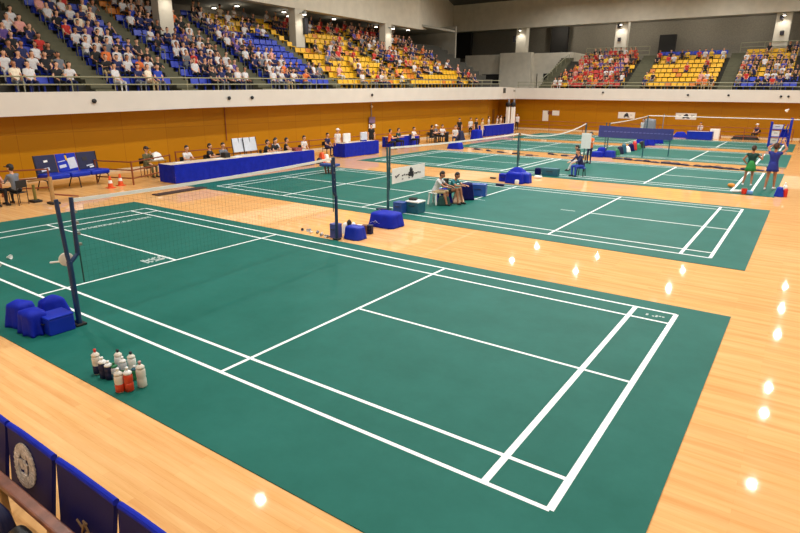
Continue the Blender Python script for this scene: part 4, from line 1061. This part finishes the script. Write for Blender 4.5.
# rope along the far wall, far posts and table
pr_ = gp(720, 117.5, 2.15)
tag(MB().tube(P5 + Vector((0, 0, 2.18)), Vector((2, P5.y + 1.5, 2.1)), .03, n=6).obj('rope', TAPE), 'white rope stretched to the right from the thin far net post', 'rope')
tag(MB().tube((0, 0, 0), (0, 0, 2.2), .035).obj('rope_pole', GREY, None, gp(661, 139)), 'thin grey pole before the far wall behind the long banner', 'pole')
drape('equipment_cover', 'dark grey covered unit seen above the long navy banner', gp(648, 139) , (1.1, .8, 1.75), 0, GREY, wob=.03, seed=120, top=.8)
stander('person in white and red seen above the long navy banner', 641.5, 138.5, look(-.3, -1), CLOTH['white'], CLOTH['red'], voxel=.03)
q0, q1 = gp(686, 139.2), gp(712, 140)
t = cloth_table('blue skirted table at the far end before the right banner', q0.x, q1.x, q0.y, q0.y + .8, BLUE2, .72, seed=14)
for (x0_, w_) in ((0, 1),):
    MB().box((0, -.43, .37), (q1.x - q0.x, .02, .7)).obj('front_skirt', BLUE2, t)
tag(MB().box((0, 0, .45), (.8, .5, .9), bev=.03).obj('upright_box', WHITE, None, gp(711.5, 138.8) + Vector((.2, 0, 0))), 'white upright box at right end of the far blue table', 'box')
sitter('seated person in white behind the far blue table', 'black chair behind the far blue table', 699, 137, look(0, -1), CLOTH['white'], CLOTH['black'], voxel=.03)
sitter('seated person in navy and white cap before the far wall, right side', 'black chair of the person in navy before the far wall', 755.5, 139.3, look(-.6, -1), CLOTH['navy'], CLOTH['black'], hat=WHITE, voxel=.028)
drape('sports_bag', 'long dark bag on the floor left of the person in navy', gp(745, 139.6), (2.2, .5, .35), 0, BLACK, 'bag', wob=.05, seed=122, top=.8)
drape('sports_bag', 'low blue bundle left of the far blue table', gp(680, 137.5), (1.4, .6, .5), 0, BLUE, 'bag', wob=.05, seed=124, top=.5)
drape('sports_bag', 'orange and dark bundle right of the far blue table', gp(716, 138), (.8, .5, .7), 0, mat('rust cloth', (150, 76, 40), .7), 'bag', wob=.05, seed=125, top=.5)
# blue equipment rack at the right
pk = gp(777, 148)
t = thing('equipment_rack', 'tall blue metal rack on wheels behind the blue dressed player', 'rack', pk, .15)
for sx in (-1, 1):
    for sy in (-1, 1): MB().tube((.62 * sx, .35 * sy, .1), (.62 * sx, .35 * sy, 1.95 + .3 * (sx > 0)), .045).obj('upright', BLUE2, t)
for z in (.3, .85, 1.4): MB().box((0, 0, z), (1.24, .7, .05)).obj('shelf', BLUE2, t)
for k in range(3): MB().tube((-.1 + .24 * k, -.37, .35), (.14 + .24 * k, -.37, 1.8), .03, n=6).obj('brace', BLUE2, t)
for sx in (-1, 1):
    for sy in (-1, 1): MB().tube((.62 * sx - .03, .35 * sy, .07), (.62 * sx + .03, .35 * sy, .07), .07).obj('wheel', BLACK, t)
def onrack(x, y, z): return pk + Rz(.15) @ Vector((x, y, z))
crate('storage_box', 'white box on the low shelf of the blue rack', onrack(-.32, 0, .326), (.5, .5, .4), .15, OFFW)
crate('storage_box', 'white box on the middle shelf of the blue rack', onrack(-.3, 0, .876), (.5, .5, .4), .15, WHITE)
crate('storage_box', 'flat white box on the top shelf of the blue rack', onrack(-.25, 0, 1.426), (.7, .5, .3), .15, PALE)
crate('storage_box', 'yellow box on the top shelf of the blue rack', onrack(.35, 0, 1.426), (.3, .4, .18), .15, YELLOW)
drape('sports_bag', 'blue bag hanging full on the middle shelf of the rack', onrack(.3, 0, .876), (.5, .5, .48), 0, BLUE, 'bag', wob=.06, seed=130, top=.7)

# ------------------------------------------------------------------ players and people on the courts
def player(label, p, rz, J, shirt, legs, skin, hair, tunic, cut, tunic_z, **k):
    o = person(label, p, rz, J, shirt, legs, skin=skin, hair=hair, voxel=.014, deci=.45, fingers=True, **k)
    hz = J['hip']
    mb = MB(); nu = 36; rings = []
    for (z, rx, ry, w) in tunic:
        rings.append([mb.bm.verts.new((hz.x + rx * math.cos(2 * PI * i / nu) * (1 + w * math.sin(i * 2 * PI / nu * 7)), hz.y + ry * math.sin(2 * PI * i / nu) * (1 + w * math.sin(i * 2 * PI / nu * 7)), hz.z + z)) for i in range(nu)])
    for a, b in zip(rings, rings[1:]):
        for i in range(nu): mb.bm.faces.new((a[i], a[(i + 1) % nu], b[(i + 1) % nu], b[i]))
    sk = mb.obj('skirt', tunic_z, o, smooth=True); sd = sk.modifiers.new('thick', 'SOLIDIFY'); sd.thickness = .008
    return o
pg = gp(747.5, 185.5, .014)
FAC = look(.1, 1)
J = pose('stand', lean=-.02, arms={'L': ((-.16, .0, -.24), (-.02, .05, -.42)), 'R': ((.2, .02, -.2), (.2, .16, -.06))}, head=(.2, .1), legs={'L': ((-.15, .06, .5), (-.2, .02, .08)), 'R': ((.1, .05, .5), (.12, -.04, .08))})
player('player in dark green top and bright green skirt standing with back turned', pg, FAC + .15, J, CLOTH['darkgreen'], CLOTH['green'], SKIND, HAIRB,
       [(.2, .125, .115, 0), (.05, .155, .145, .02), (-.1, .19, .175, .04), (-.26, .225, .2, .06)], None, CLOTH['green'], sleeve=.25, legcut=.3, scale=.98, shoe=SHOE)
pbp = gp(768.5, 190, .014)
J = pose('stand', lean=.0, arms={'L': ((-.1, .1, .2), (.12, .16, .36)), 'R': ((.14, .1, .18), (.0, .2, .4))}, head=(0, -.05), legs={'L': ((-.12, .06, .52), (-.13, -.05, .08)), 'R': ((.1, .12, .52), (.11, .18, .1))})
player('player in royal blue top and dark skirt reaching both arms overhead', pbp, FAC - .05, J, CLOTH['royal'], CLOTH['darkgreen'], SKIND, HAIRB,
       [(.16, .125, .115, 0), (.05, .16, .15, .02), (-.1, .19, .175, .03), (-.2, .21, .19, .05)], None, CLOTH['royal'], sleeve=.25, legcut=.45, scale=1.1, shoe=SHOE)
# seated pair on court two
z2 = .012
ps = gp(434.5, 204, z2)
J = pose('sit', h=.44, lean=.42, arms={'L': ((-.03, .24, -.2), (.05, .46, -.22)), 'R': ((.05, .24, -.2), (-.04, .46, -.24))}, head=(0, .5), legs={'L': ((-.16, .47, .52), (-.15, .5, .08)), 'R': ((.16, .45, .52), (.16, .56, .08))})
person('person in white shirt and khaki shorts seated on white stool on court', ps, look(.95, .2), J, CLOTH['white'], CLOTH['khaki'], skin=SKIND, voxel=.015, deci=.45, fingers=True, legcut=1.0, sleeve=.6, scale=.9)
t = thing('stool', 'white plastic stool under the person in khaki shorts', 'stool', ps)
MB().box((0, 0, .41), (.36, .36, .04), bev=.015).obj('seat', WHITE, t)
for sx in (-1, 1):
    for sy in (-1, 1): MB().tube((.17 * sx, .17 * sy, 0), (.13 * sx, .13 * sy, .4), .035, .03).obj('leg', WHITE, t)
ps2 = gp(447.5, 203.5, z2) + Vector((.0, .15, 0))
J = pose('sit', h=.42, lean=.48, arms={'L': ((-.05, .22, -.16), (.02, .46, -.16)), 'R': ((.05, .22, -.16), (.0, .46, -.14))}, head=(0, .5), legs={'L': ((-.14, .42, .62), (-.14, .52, .08)), 'R': ((.14, .42, .62), (.14, .5, .08))})
person('person in blue shirt with bare knees drawn up, seated right of white shirt', ps2, look(.95, -.05), J, CLOTH['teal'], CLOTH['black'], skin=SKIND, voxel=.015, deci=.45, fingers=True, legcut=.45, sleeve=.6, scale=.88)
chair_at('black chair under the person with bare knees on court two', ps2, look(.95, -.05))
drape('sports_bag', 'blue bag on the mat in front of the white stool', gp(446.5, 201.5, z2) + Vector((.02, -.2, 0)), (.6, .4, .5), ang, BLUE, 'bag', wob=.05, seed=140, top=.7)
drape('sports_bag', 'dark green bag below the seated pair', gp(444, 204.5, z2) + Vector((.05, -.1, 0)), (.5, .3, .3), ang, CLOTH['darkgreen'], 'bag', wob=.05, seed=141, top=.7)
drape('towel', 'cream and orange towels heaped between bags of the seated pair', gp(458.5, 202.5, z2) + Vector((0, -.05, 0)), (.42, .35, .5), .3, mat('peach towel', (236, 200, 170), .8), 'towel', wob=.1, seed=142, top=.45, bulge=.06)
drape('backpack', 'navy backpack standing right of the towels', gp(466.5, 199.5, z2), (.55, .4, .62), ang, NAVY, 'bag', wob=.05, seed=143, top=.7)
crate('cool_box', 'blue cool box right of the navy backpack', gp(473.5, 196, z2) + Vector((.1, .2, 0)), (.62, .4, .46), ang - .3, mat('mid blue plastic', (36, 78, 158), .4))
# coach group on court three
pc_ = gp(580.5, 176, z2)
J = pose('sit', h=.42, lean=.4, arms={'L': ((-.05, .2, -.2), (.02, .42, -.26)), 'R': ((.05, .2, -.2), (0, .42, -.26))}, head=(0, .4))
person('person in navy top and blue trousers crouched on blue stool', pc_, look(-.5, -.75), J, CLOTH['navy'], CLOTH['blue'], voxel=.018, deci=.5, sleeve=1.6)
t = thing('stool', 'blue stool under the crouched person in navy', 'stool', pc_)
MB().box((0, 0, .39), (.38, .38, .04), bev=.015).obj('seat', BLUE2, t)
for sx in (-1, 1):
    for sy in (-1, 1): MB().tube((.17 * sx, .17 * sy, 0), (.14 * sx, .14 * sy, .38), .02).obj('leg', BLACK, t)
pa_ = gp(573.5, 172, z2)
J = pose('sit', h=.42, lean=.35, arms={'L': 'table', 'R': 'table'}, head=(0, .35), legs={'L': ((-.16, .42, .5), (-.16, .6, .08)), 'R': ((.16, .42, .5), (.16, .55, .08))})
person('person in black top and white trousers seated behind the one in navy', pa_ + Vector((.15, .55, 0)), look(-.95, -.35), J, CLOTH['black'], CLOTH['white'], voxel=.018, deci=.5)
chair_at('black chair under the person in white trousers', pa_ + Vector((.15, .55, 0)), look(-.95, -.35))
pw = gp(588.5, 163.5, z2)
J = pose('stand', arms={'L': ((-.1, .14, -.2), (.0, .3, -.12)), 'R': ((.1, .14, -.2), (0, .3, -.12))}, head=(0, .2))
person('standing person with navy trousers hidden behind the white board held up', pw, look(-.3, -1), J, CLOTH['orange'], CLOTH['navy'], voxel=.02, deci=.5)
o = MB().box((0, 0, 0), (.62, .03, .85), bev=.008).obj('white_board', WHITE, None, pw + Vector((-.13, -.42, 1.3)), look(-.3, -1)); tag(o, 'blank white board held up by the standing person', 'board')
# player's things by the right baseline
tag(MB().ball((0, 0, .1), .12, sc=(1.3, 1, .8)).obj('ball', mat('amber ball', (220, 140, 40), .5), None, gp(731, 187.5, .016)), 'amber coloured ball left of the player in green', 'ball')
t = thing('bucket', 'small red bucket on the third court baseline', 'bucket', gp(743.6, 194, .014)); t.scale = (.7, .7, .62); MB().lathe((0, 0, 0), [(.12, 0), (.16, .34), (.15, .34), (.11, .02)], 16).obj('body', RED, t)
MB().path([(-.15, 0, .34), (-.1, 0, .42), (.1, 0, .42), (.15, 0, .34)], .01, n=6).obj('handle', STEEL, t)
tag(MB().box((0, 0, .07), (.32, .18, .14), bev=.03).obj('shoe_box', mat('sky blue card', (110, 160, 220), .5), None, gp(748, 194, .014)), 'pale blue box right of the red bucket', 'box')
for k, u in enumerate((735, 738)): tag(MB().box((0, 0, .05), (.28, .1, .1), bev=.03).obj('shoe', [WHITE, OFFW][k], None, gp(u, 192.5, .014), .5), ('left', 'right')[k] + ' white shoe lying left of the red bucket', 'shoe', None)
drape('sports_bag', 'round blue bag at the right corner of the third court', gp(778.5, 196.5, .0), (.34, .32, .36), 0, BLUE2, 'bag', wob=.03, seed=150, top=.6, bulge=.06)
def mini(label, u, v, m, cap):
    t = thing('drink_bottle', label, 'bottle', gp(u, v, 0)); MB().lathe((0, 0, 0), [(.07, 0), (.08, .02), (.08, .28), (.04, .34)], 14).obj('bottle_body', m, t); MB().lathe((0, 0, .34), [(.04, 0), (.04, .05), (.02, .09)], 10).obj('screw_cap', cap, t)
mini('white bottle right of the round blue bag', 784, 193, WHITE, WHITE); mini('red bottle at the right of the round blue bag', 784.5, 197, RED, WHITE)

# ------------------------------------------------------------------ near row of blue backed benches
panels = [(-6.9, -5.62, None), (-5.58, -4.735, 'seal'), (-4.66, -3.785, 'script'), (-3.73, -2.85, None), (-2.8, -1.95, None)]
lab = ['dark navy bench back at the left picture edge, first in the near row', 'navy bench back with round grey seal print in the near row', 'navy bench back with small gold script print in the near row', 'navy bench back at bottom picture edge, rightmost seen in near row', None]
for i, (x0, x1, pr) in enumerate(panels[:4]):
    w = x1 - x0; cx = (x0 + x1) / 2
    t = thing('folding_bench', lab[i], 'bench', (cx, 1.735, 0), 0, 'near row of bench backs')
    def fn(u, v, w=w): return Vector(((u - .5) * w * (1 - .06 * v), -.0 - .09 * v + .012 * math.sin(9 * u + 3 * v) * v, .87 - .71 * v)), Vector((0, 1, 0))
    pn = MB().sheet(fn, 18, 10, .035).obj('back_panel', NAVY, t, smooth=False)
    MB().path([(-w / 2, .0, .858), (-w / 4, .0, .866), (w / 4, .0, .862), (w / 2, .0, .858)], .028, n=10).obj('top_roll', BLUE, t)
    for sx in (-1, 1): MB().path([(sx * (w / 2 - .02), .06, 0), (sx * (w / 2 - .02), .03, .83)], .018, n=8).obj('leg', BLACK, t)
    def onp(dx, z):
        u_ = .5 + dx / w; v_ = (.87 - z) / .71; return Vector((dx, fn(u_, v_)[0].y - .024, z))
    if pr == 'seal':
        mb = MB(); cz, cx_ = .6, -.08
        for k in range(26):
            a = 2 * PI * k / 26
            for rr in (.125, .155, .18): mb.box(onp(cx_ + rr * math.cos(a), cz + rr * math.sin(a) * 1.02), (.04, .012, .045), rot=Ry(-a))
        for (dx, dz, sw, sh) in ((0, .09, .12, .05), (-.06, .0, .1, .1), (.06, -.02, .07, .13), (0, -.1, .16, .05), (.02, .03, .05, .05), (-.07, -.12, .05, .04)): mb.box(onp(cx_ + dx * .7, cz + dz), (sw * .7, .012, sh), rot=Ry(dx * 5))
        mb.obj('seal_print', CREST, pn)
    if pr == 'script':
        mb = MB()
        for (dx, dz, l, a) in ((-.09, .02, .1, .5), (-.05, .0, .12, -1.1), (0, .02, .1, .9), (.03, -.02, .1, -.2), (.09, -.01, .06, .3), (-.02, .06, .06, .1)):
            mb.box(onp(.04 + dx, .45 + dz), (l, .012, .016), rot=Ry(a))
        mb.obj('script_print', mat('dull gold thread', (140, 110, 76), .6), pn)
t = thing('bench_rail', 'brown wooden rail running along behind the near bench backs', 'rail', (0, 0, 0))
ry_ = gp(30, 505, .46).y
MB().box((-5.0, ry_, .46), (4.4, .1, .06), bev=.015).obj('rail', mat('worn red brown wood', (130, 80, 60), .35, noise=.3), t)
for x in (-6.6, -5.45, -4.5, -3.6):
    MB().box((x, ry_, .21), (.06, .06, .44), bev=.01).obj('post', TAN, t)
drape('backpack', 'dark navy backpack lying below the wooden rail at bottom left', Vector((-5.1, 1.37, 0)), (.46, .2, .4), 0, NAVYD, 'bag', wob=.08, seed=160, top=.6, bulge=.1)
drape('sports_bag', 'black sports bag at the bottom left corner beside the navy backpack', Vector((-4.66, 1.37, 0)), (.36, .2, .38), 0, BLACK, 'bag', wob=.06, seed=161, top=.65, bulge=.08)
# ------------------------------------------------------------------ small fittings on the balcony front and columns
for k, (u, v, fn, pl) in enumerate(((94, 101, onx, XF + .04), (86, 118.3, onx, XF - .9), (229, 98, onx, XF + .04), (252, 97.6, onx, XF + .04), (372, 95, onx, XF + .04), (603, 92.5, ony, 63.66), (688, 95, ony, 63.66), (728.5, 95.3, ony, 63.66), (781, 96.5, ony, 63.66), (788.5, 96.5, ony, 63.66))):
    p = fn(u, v, pl)
    if k == 1: p.z = BOTP[2][1] - .25; continue
    o = MB().lathe((0, 0, 0), [(.1, 0), (.1, .05), (.05, .07)], 12).obj('wall_fitting', BLACK, None, p); o.rotation_euler = (0, PI / 2, 0) if fn is onx else (PI / 2, 0, 0)
    tag(o, 'small black round fitting on the cream balcony front, %s from the left' % ORD[k], 'fitting')
for k, (u, v, fn, pl) in enumerate(((304, 21, onx, -32.76), (304.5, 29, onx, -32.76), (515, 39, ony, 72.1), (522.5, 57, ony, 71.0), (619.5, 26, ony, 72.1), (619.5, 39.5, ony, 72.1), (782, 17.5, ony, 72.1), (782, 33, ony, 72.1))):
    p = fn(u, v, pl)
    t = thing('loudspeaker', 'black loudspeaker on a concrete column, %s from the left' % ORD[k], 'speaker', p, EAST if fn is onx else look(0, -1))
    hh = .75 if k in (2, 1) else .4
    MB().box((0, .12, 0), (.34, .24, hh), bev=.02).obj('cabinet', BLACK, t); MB().box((0, .245, 0), (.28, .012, hh * .85)).obj('grille', INK, t)
    MB().tube((0, -.02, 0), (0, .05, 0), .05).obj('bracket', STEEL, t)
# ------------------------------------------------------------------ stadium seats and spectators
def seat_mesh(m):
    mb = MB()
    mb.box((0, .0, .42), (.5, .42, .06), bev=.02, seg=1); mb.box((0, -.2, .6), (.5, .05, .34), rot=Rx(.15), bev=.02, seg=1)
    mb.box((0, -.08, .2), (.08, .1, .4))
    return mb.mesh('stadium_seat', m)
SEATM = {'blue': mat('seat blue', (32, 58, 178), .35), 'yellow': mat('seat yellow', (228, 176, 20), .4), 'orange': mat('seat orange', (206, 122, 30), .4), 'red': mat('seat red', (186, 58, 48), .4)}
SEAT = {k: seat_mesh(m) for k, m in SEATM.items()}
rs = random.Random(11)
bases = []
for kind in range(6):
    arms = [{'L': 'lap', 'R': 'lap'}, {'L': 'face', 'R': 'lap'}, {'L': 'table', 'R': 'lap'}, {'L': 'lap', 'R': 'table'}, {'L': 'lap', 'R': 'lap'}, {'L': 'table', 'R': 'table'}][kind]
    J = pose('sit', h=.44, lean=[.0, .2, .1, .3, -.08, .15][kind], arms=arms, head=([0, .3, -.4, .1, .5, 0][kind], .15))
    bases.append(caps(J))
regs = ['skin', 'shirt', 'legs', 'hair', 'shoe']
base_mesh = [body_mesh('spectator', K, {r: m for r, m in zip(regs, (SKIN, CLOTH['white'], CLOTH['black'], HAIR, BLACK))}, .6, 2, .045, .3) for K in bases]
SP = {}
def spect_mesh(kind, shirt, legs, skin):
    key = (kind, shirt, legs, skin.name)
    if key not in SP:
        me = base_mesh[kind].copy()
        for i, m in enumerate((skin, CLOTH[shirt], CLOTH[legs], HAIR, BLACK)): me.materials[i] = m
        SP[key] = me
    return SP[key]
W1 = ['white'] * 9 + ['black'] * 9 + ['navy'] * 5 + ['grey'] * 2 + ['red', 'pink', 'blue', 'orange', 'cream', 'purple']
WR = ['red'] * 7 + ['orange'] * 2 + ['white'] * 4 + ['black'] * 5 + ['pink', 'yellow', 'navy', 'purple']
WD = ['black'] * 8 + ['navy'] * 5 + ['white'] * 4 + ['purple', 'blue', 'grey', 'red', 'khaki']
slots = []       # (pos, rz, seatcolour, occupied, shirtset, section, row, number)
pitch = .555
# left stand sections: name, y0, y1, colour(row, f), occupancy(row, f), shirts
def colA(k, f): return 'yellow' if k in (6, 7) and f < .75 else 'orange' if k == 8 else 'blue'
def colC(k, f): return 'orange' if k >= 9 else 'blue'
SEC = [
    ('first', 7.2, 14.35, colA, lambda k, f: .72 if k < 6 else .5, W1),
    ('second', 15.45, 18.85, lambda k, f: 'blue', lambda k, f: (.9 if f < .7 else .45) if k < 7 else .85, W1),
    ('third', 19.95, 24.35, colC, lambda k, f: .95 if f > .2 else .55, W1),
    ('fourth', 25.45, 31.05, lambda k, f: 'blue' if k < 8 else 'yellow' if f > .3 else 'blue', lambda k, f: .95 if (f < .32 or (k in (2, 3) and f < .45)) else (.55 if k in (0, 1) else .06 if k < 7 else .5), W1),
    ('fifth', 31.95, 40.35, lambda k, f: 'orange' if rs.random() < .12 else 'yellow', lambda k, f: .6 if (k >= 9 or (k in (4, 5) and .25 < f < .65)) else .35 if k < 2 else .1, WD + WR),
    ('sixth', 41.15, 52.7, lambda k, f: 'orange' if rs.random() < .2 else 'yellow', lambda k, f: .75 if (k >= 6 or (f < .35 and k > 2)) else .3, WD + WR),
]
COLY = (11.2, 22.4, 33.7, 45.0)
for name, y0, y1, colf, occ, shirts in SEC:
    for k in range(NL):
        ye = y1 - (.3 * k if name == 'sixth' else 0); n = int((ye - y0) / pitch)
        for i in range(n):
            y = y0 + pitch * (i + .5); x = -27.5 - TL * k
            if -34.2 < x < -32.0 and any(abs(y - c) < 1.0 for c in COLY): continue
            f = i / max(1, n - 1)
            slots.append((Vector((x, y, FL0(y) + RL * k)), EAST, colf(k, f), rs.random() < occ(k, f), shirts, 'left stand ' + name + ' block', k, i, n))
SECB = [
    ('left', lambda k: -24.4 + .24 * k, -16.75, lambda k, f: ('red' if rs.random() < (.75 if k < 4 else .2) else 'yellow' if rs.random() < .6 else 'orange'), lambda k, f: .75, WR),
    ('middle', lambda k: -15.0, -8.1, lambda k, f: 'blue' if k == 7 else 'orange' if rs.random() < .12 else 'yellow', lambda k, f: (.85 if (k < 2 and (f < .18 or f > .85)) else .06 if k < 4 else .3 if k in (4, 5) and f > .6 else .45 if k >= 5 else .06) if k < 7 else .0, WR),
    ('right', lambda k: -6.7, 1.6, lambda k, f: 'blue' if (k < 2 or f > .75) else 'yellow', lambda k, f: .08 if (k >= 6 and f < .5) else .8, WD),
]
for name, x0f, x1, colf, occ, shirts in SECB:
    for k in range(NFR):
        x0 = x0f(k); n = int((x1 - x0) / pitch)
        for i in range(n):
            x = x0 + pitch * (i + .5); y = 64.0 + .5 + TF * k
            if y > 71.0 and any(abs(x - c) < 1.2 for c in (-19.65, -4.05)): continue
            f = i / max(1, n - 1)
            slots.append((Vector((x, y, ZB0 + RF * k)), look(0, -1), colf(k, f), rs.random() < occ(k, f), shirts, 'far stand ' + name + ' block', k, i, n))
def inframe(p):
    q = CAM.transposed() @ (p + Vector((0, 0, .6)) - Vector((0, 0, H)))
    if q.z >= 0: return False
    u, v = 400 - F * q.x / q.z, 266.5 + F * q.y / q.z
    return 3 < u < 797 and 2 < v < 95
dist = lambda s: (s[0] - Vector((0, 0, H))).length
vis = [s for s in slots if inframe(s[0])]
free = sorted([s for s in vis if not s[3]], key=dist); occd = sorted([s for s in vis if s[3]], key=dist)
NSEAT = 300
ind = free[:NSEAT]; rest_seats = free[NSEAT:] + occd
allidx = {id(s): 1 for s in ind}
proto = {}
for s in ind:
    p, rz, c, _, _, sec, k, i, n = s
    o = bpy.data.objects.new('stadium_seat', SEAT[c]); C.objects.link(o); o.location = p; o.rotation_euler = (0, 0, rz)
    tag(o, 'empty %s seat, %s row of %s, %s from its left' % (c, ORD[k], sec, ORD[i]), 'seat', sec + ' empty seats')
def mk_spec(s):
    p, rz, c, _, shirts, sec, k, i, n = s
    kind = rs.randrange(6); sh = rs.choice(shirts); lg = rs.choice(['black', 'navy', 'black', 'grey', 'khaki', 'white' if rs.random() < .2 else 'black']); sk = SKIN if rs.random() < .7 else SKIND
    return spect_mesh(kind, sh, lg, sk), sh, rz + rs.uniform(-.25, .25)
for s in occd[:300]:
    me, sh, rz = mk_spec(s)
    o = bpy.data.objects.new('spectator', me); C.objects.link(o); o.location = s[0] + Vector((0, 0, .02)); o.rotation_euler = (0, 0, rz)
    tag(o, 'seated spectator in %s, %s row of %s, %s from its left' % (sh, ORD[s[6]], s[5], ORD[s[7]]), 'spectator', s[5] + ' spectators')
def merged(name, items, label, cat):
    V = []; Fs = []; MI = []; mats = []; base = 0
    for me, p, rz in items:
        nv = len(me.vertices); co = np.empty(nv * 3); me.vertices.foreach_get('co', co); co = co.reshape(-1, 3)
        c_, s_ = math.cos(rz), math.sin(rz); R = np.array([[c_, -s_, 0], [s_, c_, 0], [0, 0, 1]])
        V.append(co @ R.T + np.array(p))
        loc = []
        for m in me.materials:
            if m not in mats: mats.append(m)
            loc.append(mats.index(m))
        for f in me.polygons:
            Fs.append([base + v for v in f.vertices]); MI.append(loc[f.material_index])
        base += nv
    me = bpy.data.meshes.new(name); me.from_pydata(np.concatenate(V).tolist(), [], Fs)
    for m in mats: me.materials.append(m)
    me.polygons.foreach_set('material_index', MI)
    o = bpy.data.objects.new(name, me); C.objects.link(o)
    return tag(o, label, cat, kind='stuff')
merged('stadium_seats', [(SEAT[s[2]], s[0], s[1]) for s in rest_seats], 'remaining rows of blue, yellow, orange and red stand seats, mostly occupied or distant', 'seats')
it = []
for s in occd[300:]:
    me, sh, rz = mk_spec(s); it.append((me, s[0] + Vector((0, 0, .02)), rz))
merged('spectators', it, 'distant crowd of seated spectators filling the farther stand rows', 'spectators')
print('SEATS', len(ind), len(rest_seats), 'PEOPLE', len(occd))

# ------------------------------------------------------------------ look
w = bpy.data.worlds.new('world'); S.world = w; w.use_nodes = True
w.node_tree.nodes['Background'].inputs[0].default_value = (1, .97, .92, 1); w.node_tree.nodes['Background'].inputs[1].default_value = .05
S.view_settings.view_transform = 'Standard'; S.view_settings.look = 'None'; S.view_settings.exposure = -1.3; S.view_settings.gamma = 1
S.view_settings.use_curve_mapping = False
S.cycles.use_denoising = True
S.cycles.max_bounces = 6
S.cycles.sample_clamp_indirect = 6
bpy.context.view_layer.update()
